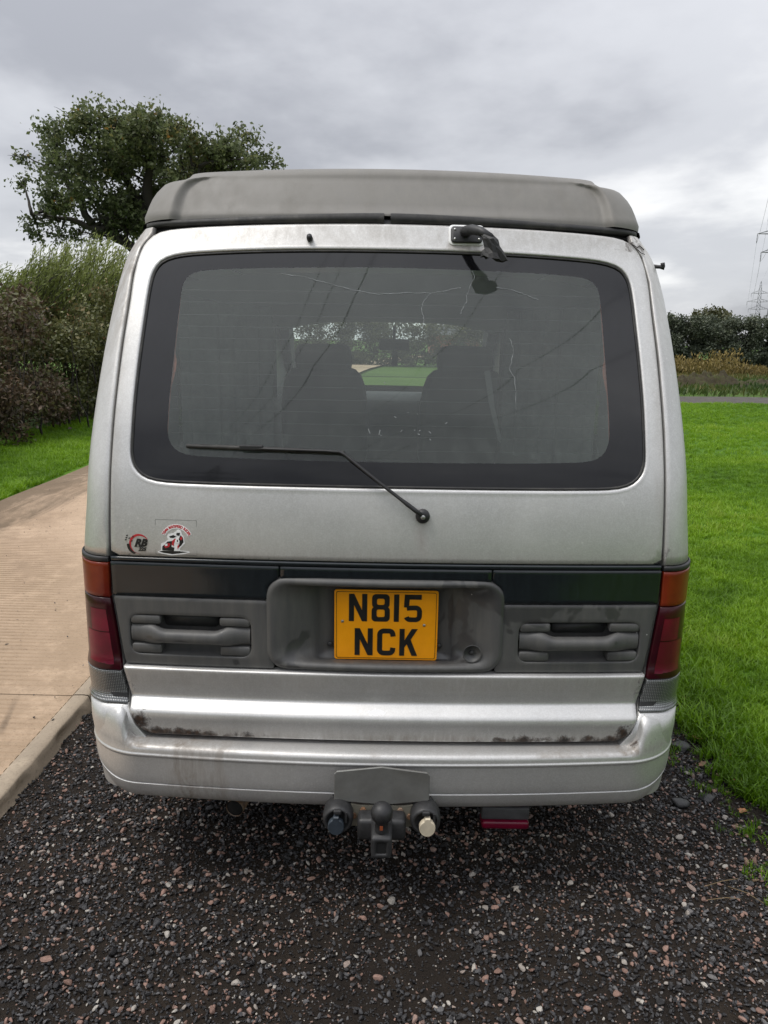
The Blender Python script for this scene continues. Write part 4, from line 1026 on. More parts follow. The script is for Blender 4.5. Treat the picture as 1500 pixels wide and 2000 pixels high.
def grid_patch(z0, z1, nz, xr, xl, nx, off=0.0, zl=None, depth=.02, edge=.0025):
    """panel on the rear surface between xl(z) and xr(z), with a turned-in edge all round"""
    zs = zl if zl is not None else np.linspace(z0, z1, nz+1)
    core = []
    for z in zs:
        a, b = xl(z), xr(z); core.append([(lerp(a, b, k/nx), z) for k in range(nx+1)])
    full = []
    def row(r, o, dz=0): return [on(r[0][0], r[0][1]+dz, off+depth), on(r[0][0], r[0][1]+dz, off+edge+o)]+[on(x, z+dz, off+o) for x, z in [(r[0][0]+edge, r[0][1])]+r[1:-1]+[(r[-1][0]-edge, r[-1][1])]]+[on(r[-1][0], r[-1][1]+dz, off+edge+o), on(r[-1][0], r[-1][1]+dz, off+depth)]
    full.append([(p[0], p[1]+depth, p[2]) for p in row(core[0], edge)]); full.append(row(core[0], edge)); 
    core[0] = [(x, z+edge) for x, z in core[0]]; core[-1] = [(x, z-edge) for x, z in core[-1]]
    for r in core: full.append(row(r, 0))
    full.append([(p[0], p[1]+edge, p[2]+edge) for p in full[-1]]); full.append([(p[0], p[1]+depth, p[2]) for p in full[-1]])
    return MB().grid(full)
# dark lip and gloss stripe
grid_patch(.9635, .9755, 2, lambda z: .735, lambda z: -.735, 60, -.002).build('stripe_lip', M['stripe'], tailgate)
grid_patch(.867, .9620, 8, lambda z: -lerp(.312, .2835, sst(.905, .93, z)), lambda z: -.7375, 30, -.001).build('dark_stripe', M['stripe'], tailgate)
grid_patch(.926, .9620, 3, lambda z: .2805, lambda z: -.2805, 40, -.001).build('dark_stripe', M['stripe'], tailgate)
grid_patch(.867, .9620, 8, lambda z: .7375, lambda z: lerp(.312, .2835, sst(.905, .93, z)), 30, -.001).build('dark_stripe', M['stripe'], tailgate)

# grey side panels with the grab-handle recesses
def side_panel(s):
    def loop(L): return [(s*x, z) for x, z in L]
    out = subdiv_loop([(.300, .670), (.7125, .670), (.7185, .72), (.7275, .80), (.735, .864), (.312, .864)], .012)
    rec = rrect(.362, .694, .700, .813, .028)
    c = (.528, .757); n = 168
    def pol(L):
        Q = np.array(subdiv_loop(L, .003))-np.array(c); Q[:, 0] *= .45; an = np.arctan2(Q[:, 1], Q[:, 0]); o = np.argsort(an); an, Q = an[o], Q[o]; r = np.hypot(Q[:, 0], Q[:, 1])
        A = np.linspace(-math.pi, math.pi, n, endpoint=False); rr = np.interp(A, an, r, period=2*math.pi); return np.stack([rr*np.cos(A)/.45+c[0], rr*np.sin(A)+c[1]], 1)
    Op, Rp = pol(out), pol(rec)
    R = [ring(loop(Op), .02), ring(loop(Op), .002), ring(loop(shrink(Op, .002)), 0)]
    for t_ in (.2, .4, .6, .8): R.append(ring(loop(mixr(shrink(Op, .002), shrink(Rp, -.003), t_)), 0))
    R += [ring(loop(shrink(Rp, -.003)), 0), ring(loop(shrink(Rp, -.001)), .001), ring(loop(Rp), .004), ring(loop(shrink(Rp, .002)), .034), ring(loop(mixr(Rp, np.array(c), .5)), .038)]
    p = MB().rings(R, cap=True).build('trim_panel', M['grey'], tailgate)
side_panel(1); side_panel(-1)
def handle(s):
    h = empty('grab_handle'); h.parent = van
    # bar: swept section, ends flush with the panel, middle standing proud
    G = []
    for k in range(41):
        u = k/40*2-1; x = .528+u*.1635; e = abs(u); prd = -.019*(1-sst(.45, .95, e))+.0005; hh = lerp(.0185, .0275, sst(.40, .66, e)); cz = .7575-.004*(1-sst(.4, .66, e))
        yb = S(x, .757)
        G.append([(s*x, yb+prd+.020*(1-math.cos(a)), cz+hh*math.sin(a)*(abs(math.sin(a))**-.25 if abs(math.sin(a)) > .01 else 1)) for a in np.linspace(-math.pi, math.pi, 21)])
    MB().grid(G).build('bar', M['grey'], h)
    for u in (-1, 1):
        for z0, z1 in ((.7025, .7285), (.7868, .8108)):
            mb = MB(); xa, xb = (.3645, .447) if u < 0 else (.609, .6915)
            L = rrect(xa, xb, z0, z1, .006, 3); L2 = [(s*x, z) for x, z in L]
            mb.rings([ring(L2, .034), ring(L2, .003), ring([(s*x, z) for x, z in shrink(L, .0025)], .0008)], cap=True); mb.build('end_block', M['grey'], h)
    L = rrect(.452, .604, .776, .812, .012, 4); mb = MB().rings([ring([(s*x, z) for x, z in L], .036), ring([(s*x, z) for x, z in shrink(L, .002)], .020)], cap=True); mb.build('finger_pocket', M['black'], h)  # black block stands in for the shaded depth of the pocket
handle(1); handle(-1)

# number plate housing
def housing():
    n = 200
    def pol(x0, x1, z0, z1, r):
        c = (0.0, .795); L = rrect(x0, x1, z0, z1, r, 10); Q = np.array(subdiv_loop(L, .003))-np.array(c); Q[:, 0] *= .42; an = np.arctan2(Q[:, 1], Q[:, 0]); o = np.argsort(an); an, Q = an[o], Q[o]
        A = np.linspace(-math.pi, math.pi, n, endpoint=False); rr = np.interp(A, an, np.hypot(Q[:, 0], Q[:, 1]), period=2*math.pi); return np.stack([rr*np.cos(A)/.42+c[0], rr*np.sin(A)+c[1]], 1)
    a = pol(-.322, .322, .670, .931, .055); b = pol(-.316, .316, .676, .926, .052); c = pol(-.306, .306, .684, .916, .046); d = pol(-.290, .290, .692, .911, .042)
    e = pol(-.215, .215, .684, .906, .03); f = pol(-.188, .188, .676, .902, .012); g = pol(-.184, .184, .680, .898, .010)
    def rf(L, y): return [(float(x), y+.016*(x/.32)**2, float(z)) for x, z in L]
    R = [rf(a, .012), rf(a, -.006), rf(b, -.014), rf(c, -.016), rf(d, -.009), rf(mixr(d, e, .5), .012), rf(e, .040), rf(f, .052), rf(g, .066), rf(mixr(g, np.array((0, .795)), .5), .066)]
    h = MB().rings(R, cap=True).build('plate_housing', M['grey'], van)
    dm = MB(); prof = [(.026, -.006), (.024, -.0075), (.021, -.003), (.012, .006), (.0, .008)]
    dm.lathe(prof[:-1], (.238, .012, .722), 'y', 24); o = dm.build('dimple', M['grey'], h)
    MB().lathe([(.0065, 0), (.0065, -.004), (.0045, -.006), (.001, -.006)], (.238, .016, .722), 'y', 12).build('screw', M['tow'], h)
    for s in (-1, 1): MB().lathe([(.007, 0), (.007, -.006), (.004, -.008), (.001, -.008)], (s*.152, .064, .722), 'y', 12).build('screw', M['tow'], h)
housing()

# ------------------------------------------------ flat lettering from closed loops
def flat(name, loops, place, mat, parent, thick=.0008, res=.004):
    """loops: closed outlines (first outer, others holes) in a local plane; place maps (u,v) -> world point"""
    cu = bpy.data.curves.new(name, 'CURVE'); cu.dimensions = '2D'; cu.fill_mode = 'BOTH'; cu.extrude = thick
    for L in loops:
        L = subdiv_loop(L, res) if res else L
        sp = cu.splines.new('POLY'); sp.points.add(len(L)-1); sp.use_cyclic_u = True
        for p, (u, v) in zip(sp.points, L): p.co = (u, v, 0, 1)
    tmp = bpy.data.objects.new(name, cu); me = bpy.data.meshes.new_from_object(tmp); bpy.data.objects.remove(tmp); bpy.data.curves.remove(cu)
    for v in me.vertices: v.co = Vector(place(v.co.x, v.co.y, v.co.z))
    me.name = name; me.materials.clear(); me.materials.append(mat)
    o = bpy.data.objects.new(name, me); COL.objects.link(o); o.parent = parent; return o
def text_mesh(name, body_, size, place, mat, parent, shear=0.0, offset=0.0, thick=.0005, align='CENTER', bold=0.0):
    cu = bpy.data.curves.new(name, 'FONT'); cu.body = body_; cu.size = size; cu.shear = shear; cu.offset = bold; cu.extrude = thick; cu.align_x = align; cu.resolution_u = 3
    tmp = bpy.data.objects.new(name, cu); me = bpy.data.meshes.new_from_object(tmp); bpy.data.objects.remove(tmp); bpy.data.curves.remove(cu)
    for v in me.vertices: v.co = Vector(place(v.co.x, v.co.y, v.co.z))
    me.materials.clear(); me.materials.append(mat); o = bpy.data.objects.new(name, me); COL.objects.link(o); o.parent = parent; return o
def stroke(path, w):
    P = [Vector(p) for p in path]; n = len(P); L_, R_ = [], []
    for i in range(n):
        d0 = (P[i]-P[i-1]).normalized() if i else None; d1 = (P[i+1]-P[i]).normalized() if i < n-1 else None
        if d0 is None: nn = Vector((-d1.y, d1.x)); k = 1
        elif d1 is None: nn = Vector((-d0.y, d0.x)); k = 1
        else:
            nn = (Vector((-d0.y, d0.x))+Vector((-d1.y, d1.x))); nn.normalize(); k = 1/max(.5, nn.dot(Vector((-d1.y, d1.x))))
        L_.append(P[i]+nn*w/2*k); R_.append(P[i]-nn*w/2*k)
    return [tuple(p) for p in L_]+[tuple(p) for p in R_[::-1]]
def arc(cx, cy, r, a0, a1, k=6): return [(cx+r*math.cos(math.radians(lerp(a0, a1, i/k))), cy+r*math.sin(math.radians(lerp(a0, a1, i/k)))) for i in range(k+1)]
def glyph(ch):
    """plate characters in mm: 50 wide, 79 tall, 14 mm stroke"""
    W_, H_, s = 50., 79., 14.
    if ch == 'N': return [[(0, 0), (s, 0), (s, 47), (W_-s, 0), (W_, 0), (W_, H_), (W_-s, H_), (W_-s, 32), (s, H_), (0, H_)]]
    if ch == '1': return [[(0, 0), (s, 0), (s, H_), (0, H_)]]
    if ch == '8':
        o = []
        r = 11
        o += arc(W_-r, r, r, -90, 0)+arc(W_-r, 32, r, 0, 50, 4)+[(W_-5, 41.5)]+arc(W_-r-1, 50, r, -40, 0, 4)+arc(W_-r-1, H_-r, r, 0, 90)+arc(r+1, H_-r, r, 90, 180)+arc(r+1, 50, r, 180, 220, 4)+[(5, 41.5)]+arc(r, 32, r, 130, 180, 4)+arc(r, r, r, 180, 270)
        return [o, rrect(s, W_-s, s-1, 35, 5, 4), rrect(s+.5, W_-s-.5, 48, H_-s+1, 5, 4)]
    if ch == '5':
        c = s/2; p = [(W_-2, H_-c), (c+1.5, H_-c), (c, 42)]
        q = [(c+1, 39.5)]+[(20, 41)]+arc(W_-c-11, 30.5, 11, 80, 0, 5)+arc(W_-c-11, c+11, 11, 0, -90, 5)+arc(c+10, c+10, 10, -90, -165, 4)
        return ['multi', [stroke(p, s)], [stroke(q, s-.5)]]
    if ch == 'C':
        c = s/2; q = arc(W_-c-10, H_-c-10, 10, 10, 90, 5)+arc(c+11, H_-c-11, 11, 90, 180, 5)+arc(c+11, c+11, 11, 180, 270, 5)+arc(W_-c-10, c+10, 10, -90, -10, 5)
        q = [(W_-c+1.0, H_-c-16)]+q+[(W_-c+1.0, c+16)]
        return [stroke(q, s)]
    if ch == 'K': return [[(0, 0), (s, 0), (s, 25), (20.5, 34), (34.5, 0), (W_, 0), (31, 47.5), (W_, H_), (33.5, H_), (s, 46), (s, H_), (0, H_)]]
def plate():
    pl = empty('number_plate'); pl.parent = van; pl['label'] = 'yellow rear number plate reading N815 NCK'
    cx, z0, yb = .003, .681, .052
    def place(u, v, w): return (cx+u, yb-.0012-w, z0+v)
    L = rrect(-.1425, .1425, 0, .203, .007, 5)
    MB().rings([[(cx+u, yb+.004, z0+v) for u, v in L], [(cx+u, yb+.0006, z0+v) for u, v in L], [(cx+u, yb, z0+v) for u, v in shrink(L, .0008)]], cap=True).build('backing', M['yellow'], pl, smooth=False)
    Lo = rrect(-.1375, .1375, .005, .198, .006, 5); Li = rrect(-.1364, .1364, .0061, .1969, .005, 5)
    flat('border', [Lo, Li], place, M['ink'], pl, .0003, 0)
    K = .000471*1.02
    for ch, px, row in (('N', 525, 0), ('8', 657, 0), ('1', 787, 0), ('5', 845, 0), ('N', 560, 1), ('C', 692, 1), ('K', 823, 1)):
        x0 = (px-742.5)*.000471; v0 = (620-387)*.000484 if row == 0 else (620-592)*.000484
        g = glyph(ch); sc = .001
        if g[0] == 'multi': groups = g[1:]
        else: groups = [g]
        for k, gg in enumerate(groups):
            flat('character', [[(x0+u*sc, v0+v*sc) for u, v in L] for L in gg], (lambda u, v, w, k=k: place(u, v, w+k*.0004)), M['ink'], pl, .0003, 0)
    for u, v in ((-.120, .112), (.105, .104)):
        MB().lathe([(.0042, 0), (.0042, -.0018), (.003, -.003), (.0008, -.003)], (cx+u, yb-.0005, z0+v), 'y', 10).build('screw', M['chrome'], pl)
plate()

# ------------------------------------------------ lower tailgate panel
zl = [.477, .479, .482, .486, .491, .497, .503, .511, .525, .535, .542, .548, .554, .560, .567, .571, .575, .585, .60, .62, .64, .652, .657, .662, .665]
def lp_rust(p):
    x, y, z = p
    e = 1-sst(.482, .518, z); r = 0
    r = max(r, e*.80*(1-sst(-.52, -.20, x)))
    r = max(r, e*.66*sst(.12, .40, x))
    r = max(r, 1.0*(1-sst(.0, .060, math.hypot(x+.672, z-.515)))); r = max(r, .8*(1-sst(.0, .05, math.hypot(x-.662, z-.505))))
    r = max(r, .30*sst(.675, .695, abs(x)))
    return r
def lp_grime(p):
    x, y, z = p; return max(.75*(1-sst(.48, .525, z))*(.5+.5*abs(math.sin(x*5+1))), .35*sst(.60, .62, z)*(z < .66))
def lp_peel(p):
    x, y, z = p; return max(0, .95-math.hypot((x+.02)/.075, (z-.557)/.016)*.75) if .54 < z < .572 else 0
lp = grid_patch(0, 0, 0, lambda z: Xt(z)-.001, lambda z: -Xt(z)+.001, 110, 0, zl, .03)
lp.build('lower_panel', M['silver'], tailgate, attr={'rust': lp_rust, 'grime': lp_grime, 'peel': lp_peel})

# ------------------------------------------------ tail lamps
def lamp(s):
    t = empty('tail_lamp'); t.parent = van
    def xi(z): return Xt(z)+.006
    def piece(name, z0, z1, mat, off=0.0, a_lo=0.0, a_hi=1.0, depth=.012, nz=8, side=.10, parent=t, dw=.006):
        G = []
        zs = list(np.linspace(z0, z1, nz+1)); rows = [(z0, depth)]+[(z0+.0005, .002)]+[(z, 0) for z in [z0+.003]+zs[1:-1]+[z1-.003]]+[(z1-.0005, .002), (z1, depth)]
        for z, ins in rows:
            w = Wz(z)+dw; x0 = xi(z); pts = [(x0, S(x0, z)+.014+ins), (x0+.0005, S(x0, z)+.002+ins-.004)]
            a0 = math.asin(max(0, min(1, (x0+.002-(w-RX))/RX)))
            if x0+.002 < w-RX: pts.append((x0+.002, S(x0, z)-.004+ins))
            for k in range(0 if x0+.002 >= w-RX else 1, 13):
                a = lerp(a0, math.pi/2, k/12); x = w-RX+RX*math.sin(a); b = .035; m_ = math.sin(a)
                pts.append((x, Pz(z)+b*(x/w)**2+RY*(1-math.cos(a))-.004+ins))
            while len(pts) < 15: pts.insert(1, pts[1])
            yl = pts[-1][1]; pts.append((w-ins, yl+side*.5)); pts.append((w-ins, yl+side)); pts.append((w-.015, yl+side+.004))
            n0 = len(pts); i0 = int(round(a_lo*(n0-1))); i1 = int(round(a_hi*(n0-1)))
            G.append([(s*x, y+off, z) for x, y in pts[i0:i1+1]])
        return MB().grid(G).build(name, mat, parent)
    piece('lamp_cap', .9585, .9735, M['black'], .001, nz=2)
    piece('amber_lens', .860, .9575, M['amber'])
    piece('red_lens', .654, .8585, M['red'])
    piece('reversing_lens', .560, .6525, M['clear'])
    piece('housing', .558, .974, M['black'], .010, dw=-.004)
    piece('lens_edge', .863, .9555, M['amberside'], 0, .86, 1.0, .012, 8, .10, t, .0075)  # bright side of the amber lens put in as a lighter colour
    # brighter reflector blocks inside the red lens
    for (z0, z1, f0, f1) in ((.762, .825, .10, .62), (.668, .759, .10, .80)):
        G = []
        for z in np.linspace(z0, z1, 7):
            w = Wz(z)+.006; x0 = xi(z)+.008; x1 = w-.004; r = []
            for k in range(11):
                x = lerp(x0, x1, lerp(f0, f1, k/10)); m_ = min(1, max(0, (x-(w-RX))/RX)); r.append((s*x, Pz(z)+.035*(x/w)**2+RY*(1-math.sqrt(max(0, 1-m_*m_)))-.0052, z))
            G.append(r)
        MB().grid(G).build('reflector', M['red2'], t)
lamp(1); lamp(-1)

# ------------------------------------------------ bumper
def bumper():
    base = [(.288, .060), (.290, .045), (.296, .028), (.306, .016), (.325, .009), (.3440, .0042), (.3468, .0039), (.3472, .0039), (.3474, .0190), (.3524, .0190), (.3526, .0032), (.3530, .0031), (.375, .0015), (.41, .0005), (.429, .0003), (.4310, .0002), (.4335, -.0016), (.4375, -.0026), (.4400, -.0016), (.4415, .0), (.444, .0004)]
    xs = list(np.linspace(0, .60, 26))+list(np.linspace(.61, .66, 8))+list(np.linspace(.664, .716, 28))+list(np.linspace(.73, .76, 4))
    RXb, RYb, Wb = .17, .17, .842
    cols = [(x, -.085+.055*(x/Wb)**2+(RYb*(1-math.sqrt(1-max(0, (x-(Wb-RXb))/RXb)**2))), x) for x in xs]
    a0 = math.asin((.76-(Wb-RXb))/RXb)
    for k in range(1, 13):
        a = lerp(a0, math.pi/2, k/12); x = Wb-RXb+RXb*math.sin(a); cols.append((x, -.085+.055*(x/Wb)**2+RYb*(1-math.cos(a)), x))
    y1 = cols[-1][1]
    for d in (.06, .14, .25, .40): cols.append((Wb, y1+d, Wb+d))
    G = []
    for x, y, q in cols:
        ear = sst(.640, .712, q); lift = .055*sst(.70, .86, q)**1.3; r = []
        # outward direction of the skin in plan (for moving inwards)
        if x >= Wb-1e-6: nx, ny = 1, 0
        else:
            m_ = max(0, (x-(Wb-RXb))/RXb); nx = m_; ny = -math.sqrt(max(0, 1-m_*m_))
        for z, ins in base:
            zz = z+lift*max(0, 1-(z-.288)/.13); r.append((x-nx*ins, y-ny*ins, zz))
        # above the crease: centre rolls over to a shelf, ears rise to the lamps
        zt = float(np.interp(q, [0, .60, .655, .672, .684, .693, .700, .706, .711, .716, .722, .73], [.466, .465, .4645, .4660, .4695, .4755, .485, .499, .518, .538, .550, .554]))
        for f, i0, i1 in ((.2, .0008, .0012), (.4, .0015, .003), (.6, .0035, .006), (.76, .007, .010), (.87, .0115, .016), (.95, .018, .024), (1.0, .029, .036), (1.0, .055, .052), (.995, .085, .075), (.99, .115, .10)):
            ins = lerp(i0, i1, ear); r.append((x-nx*ins, y-ny*ins, lerp(.446, zt, f)))
        G.append(r)
    Gl = [[(-x, y, z) for x, y, z in r] for r in G[::-1]]
    full = Gl[:-1]+G
    def grime(p):
        x, y, z = p; g = 0
        band = math.exp(-((x+.545)/.055)**2)+.7*math.exp(-((x+.44)/.05)**2)+.25*math.exp(-((x+.30)/.07)**2)
        g = max(g, min(.9, band*.85)*(z < .47)); g = max(g, .55*math.exp(-((x-.50)/.10)**2)*(z > .455)*(z < .47))
        g = max(g, .5*(1-sst(.29, .33, z))*(.4+.6*math.exp(-((x+.4)/.25)**2)))
        if .455 < z < .475: g = max(g, .45*(.3+.7*(abs(x) > .42)))
        if .64 < abs(x) < .70 and z > .455: g = max(g, .75*(1-sst(.46, .545, z)))
        g = max(g, .35*math.exp(-((x+.03)/.02)**2)*(z > .43)*(z < .47))
        return g
    def rust(p):
        x, y, z = p
        if x > .66 and x < .75 and .485 < z < .52: return .30
        if .655 < abs(x) < .70 and z > .47: return .40
        return .0
    b = MB().grid(full).build('bumper', M['silver'], van, attr={'grime': grime, 'rust': rust})
bumper()

# ------------------------------------------------ pop-top roof
def poptop():
    zp = [1.868, 1.874, 1.885, 1.90, 1.92, 1.94, 1.96, 1.975, 1.985, 1.993, 2.0, 2.006, 2.011, 2.016, 2.020, 2.024, 2.028, 2.032, 2.036, 2.039, 2.041]
    def Wt(z): return float(np.interp(z, [1.855, 1.885, 1.935, 1.96, 1.985, 2.005, 2.02, 2.041], [.722, .725, .713, .701, .682, .663, .645, .622]))
    def yb(z): return float(np.interp(z, [1.855, 1.885, 1.935, 1.985, 2.006, 2.020, 2.030, 2.036, 2.041], [.302, .306, .336, .370, .386, .398, .412, .440, .54]))
    def xc(z): return float(np.interp(z, [1.86, 1.883, 1.933, 1.970, 1.985, 1.995, 2.004, 2.010], [.616, .612, .609, .597, .585, .572, .55, .50]))
    sv = sorted(set([round(q, 4) for q in list(np.linspace(-1, 1, 41))+[k*v for k in (-1, 1) for v in np.linspace(.78, 1, 40)]]))
    G = []
    for z in zp:
        r = []
        for s in sv:
            a = abs(s); x = s*Wt(z); m_ = max(0, (a-.86)/.14)
            dep = .024*(1-sst(1.99, 2.016, z))
            sh = sst(-.016, .016, abs(x)-xc(z))*dep
            y = yb(z)+.075*a*a+.085*(1-math.sqrt(max(0, 1-m_*m_)))-sh+dep*.35
            hi = sst(1.98, 2.03, z)
            zz = z+hi*(-.003-.009*a*a-.009*sst(.588, .602, abs(x)))+(.018*(1-a*a))*(1-sst(1.868, 1.90, z))
            r.append((x, y, zz))
        G.append(r)
    mb = MB().grid(G)
    top = G[-1]; T = []
    for k in range(13):
        q = k/12; T.append([(x, lerp(y, 3.72, q), z+.028*math.sin(math.pi*min(1, q*1.15+.02))*(1-(x/.7)**2)-.10*max(0, q-.82)) for x, y, z in top])
    T[0] = top; mb.grid(T)
    for col in (0, -1):
        Sd = []
        for r in G:
            x, y, z = r[col]; Sd.append([(x, lerp(y, 3.72, q), z) for q in np.linspace(0, 1, 10)])
        mb.grid(Sd)
    o = mb.build('pop_top', M['roof'], van)
    bm = bmesh.new(); bm.from_mesh(o.data); bmesh.ops.remove_doubles(bm, verts=bm.verts, dist=.0004); bmesh.ops.recalc_face_normals(bm, faces=bm.faces); bm.to_mesh(o.data); bm.free()
    # black gutter seal in two lengths with a gap between them
    for x0, x1 in ((-.7235, -.022), (-.004, .7235)):
        Gs = []
        for x in np.linspace(x0, x1, 50):
            a = abs(x)/.7235; m_ = max(0, (a-.86)/.14); y = .292+.075*a*a+.085*(1-math.sqrt(max(0, 1-m_*m_))); zt = lerp(1.891, 1.870, sst(.0, 1.0, a)); zb = lerp(1.863, 1.850, a*a)
            Gs.append([(x, y+.03, zb-.002), (x, y+.004, zb), (x, y-.003, zb+.003), (x, y-.004, lerp(zb, zt, .5)), (x, y-.001, zt-.003), (x, y+.006, zt), (x, y+.03, zt+.002)])
        MB().grid(Gs).build('gutter_seal', M['rubber'], o)
    for s in (-1, 1):
        Gs = []
        for y in np.linspace(.44, 3.7, 24): Gs.append([(s*.728, y, 1.848), (s*.732, y, 1.858), (s*.728, y, 1.870), (s*.70, y, 1.872)])
        MB().grid(Gs).build('gutter_seal', M['rubber'], o)
    Gs = []
    for x in np.linspace(-.71, .71, 50):
        a = abs(x)/.7235; m_ = max(0, (a-.86)/.14); y = .312+.075*a*a+.085*(1-math.sqrt(max(0, 1-m_*m_))); Gs.append([(x, y, 1.845), (x, y+.004, 1.875), (x, y+.05, 1.9)])
    MB().grid(Gs).build('gutter', M['black'], o)
poptop()

# ------------------------------------------------ wiper, washer jet, mirror arm, side clip
def wiper():
    w = empty('rear_wiper'); w.parent = van
    y0 = S(.093, 1.104)
    MB().lathe([(.0185, .004), (.0185, -.010), (.016, -.016), (.009, -.018), (.001, -.0185)], (.093, y0, 1.104), 'y', 20).build('pivot_cap', M['black'], w)
    MB().lathe([(.006, -.016), (.006, -.021), (.004, -.022), (.0008, -.022)], (.093, y0, 1.104), 'y', 10).build('nut', M['chrome'], w)
    pts = []
    for q in np.linspace(0, 1, 12): x, z = lerp(.088, -.112, q), lerp(1.110, 1.259, q); pts.append((x, S(x, z)-.016-.006*math.sin(math.pi*q), z))
    pts += [(-.125, S(-.125, 1.264)-.016, 1.265), (-.16, S(-.16, 1.266)-.017, 1.267), (-.30, S(-.30, 1.268)-.018, 1.269), (-.36, S(-.36, 1.27)-.016, 1.270)]
    MB().tube(pts, [.010]*3+[.0075]*8+[.0065]*2+[.006]*3, 8, True, .6).build('arm', M['black'], w)
    G = []
    for q in np.linspace(0, 1, 30):
        x = lerp(-.115, -.528, q); z = lerp(1.2625, 1.2705, q)-.004*(q < .0); yy = S(x, z)
        th = .004+.002*math.sin(math.pi*q)
        G.append([(x, yy+.002, z-.007), (x, yy-.006, z-.006), (x, yy-.012, z-.003), (x, yy-.012, z+th-.001), (x, yy-.006, z+th), (x, yy+.002, z+th)])
    MB().grid(G).build('blade', M['rubber'], w)
    b = MB().box((-.355, S(-.355, 1.27)-.017, 1.2715), (.062, .012, .014)); b.build('blade_clip', M['black'], w, smooth=False, bevel=.003)
wiper()
yj = S(-.224, 1.822)
MB().tube([(-.224, yj+.005, 1.816), (-.224, yj-.012, 1.818), (-.224, yj-.020, 1.823)], [.0085, .0085, .007], 12).build('washer_jet', M['black'], van)
def mirror_arm():
    t = empty('rear_mirror_arm'); t.parent = van; t['label'] = 'broken black rear mirror arm wrapped in torn tape'
    L = rrect(.162, .248, 1.812, 1.857, .009, 5)
    MB().rings([ring(L, .002), ring(L, -.010), ring(shrink(L, .004), -.013)], cap=True).build('base_plate', M['black'], t)
    Lw = rrect(.156, .254, 1.806, 1.862, .012, 5); MB().rings([ring(Lw, .002), ring(Lw, -.002), ring(shrink(Lw, .002), -.003)], cap=True).build('gasket', M['white'], t)
    for x, z in ((.172, 1.848), (.172, 1.822), (.238, 1.822)): MB().lathe([(.0035, 0), (.0035, -.002), (.001, -.003)], (x, S(x, z)-.0125, z), 'y', 8).build('screw', M['chrome'], t)
    y0 = S(.19, 1.838)
    MB().tube([(.200, y0-.004, 1.840), (.203, y0-.030, 1.842), (.214, y0-.055, 1.842), (.234, y0-.085, 1.834), (.258, y0-.105, 1.816)], [.016, .0145, .0135, .012, .011], 12).build('arm', M['black'], t)
    # crumpled tape skirt
    G = []; r = np.random.default_rng(5); ax = [(.246, y0-.097, 1.826), (.258, y0-.105, 1.810), (.264, y0-.108, 1.792), (.268, y0-.108, 1.777), (.270, y0-.108, 1.766)]; rd = [.013, .019, .021, .028, .037]
    for (x, y, z), q in zip(ax, rd):
        G.append([(x+q*math.cos(a)*(1+.25*r.uniform(-1, 1)), y+q*.8*math.sin(a)*(1+.25*r.uniform(-1, 1)), z+r.uniform(-.005, .005)-(.012*max(0, math.cos(a)) if q > .03 else 0)) for a in np.linspace(0, 2*math.pi, 14, endpoint=False)])
    MB().rings(G).build('torn_tape', M['tape'], t, smooth=False)
    MB().add([(.285, y0-.110, 1.772), (.309, y0-.112, 1.757), (.296, y0-.106, 1.764), (.283, y0-.104, 1.764)], [(0, 1, 2), (0, 2, 3)]).build('torn_tape', M['tape'], t, smooth=False)
mirror_arm()
c_ = MB().tube([(.750, .37, 1.770), (.772, .362, 1.768), (.784, .358, 1.766)], [.006, .005, .007], 8); c_.tube([(.780, .36, 1.766), (.777, .358, 1.779)], [.006, .006], 8); c_.build('side_clip', M['black'], van)
for pts in ([(.668, 1.826), (.69, 1.815), (.70, 1.822), (.715, 1.812)], [(.672, 1.822), (.70, 1.80), (.712, 1.797)]):
    MB().tube([on(x, z, -.004) for x, z in dens(pts, 3)], .0012, 5).build('loose_sealant', M['tape'], van)

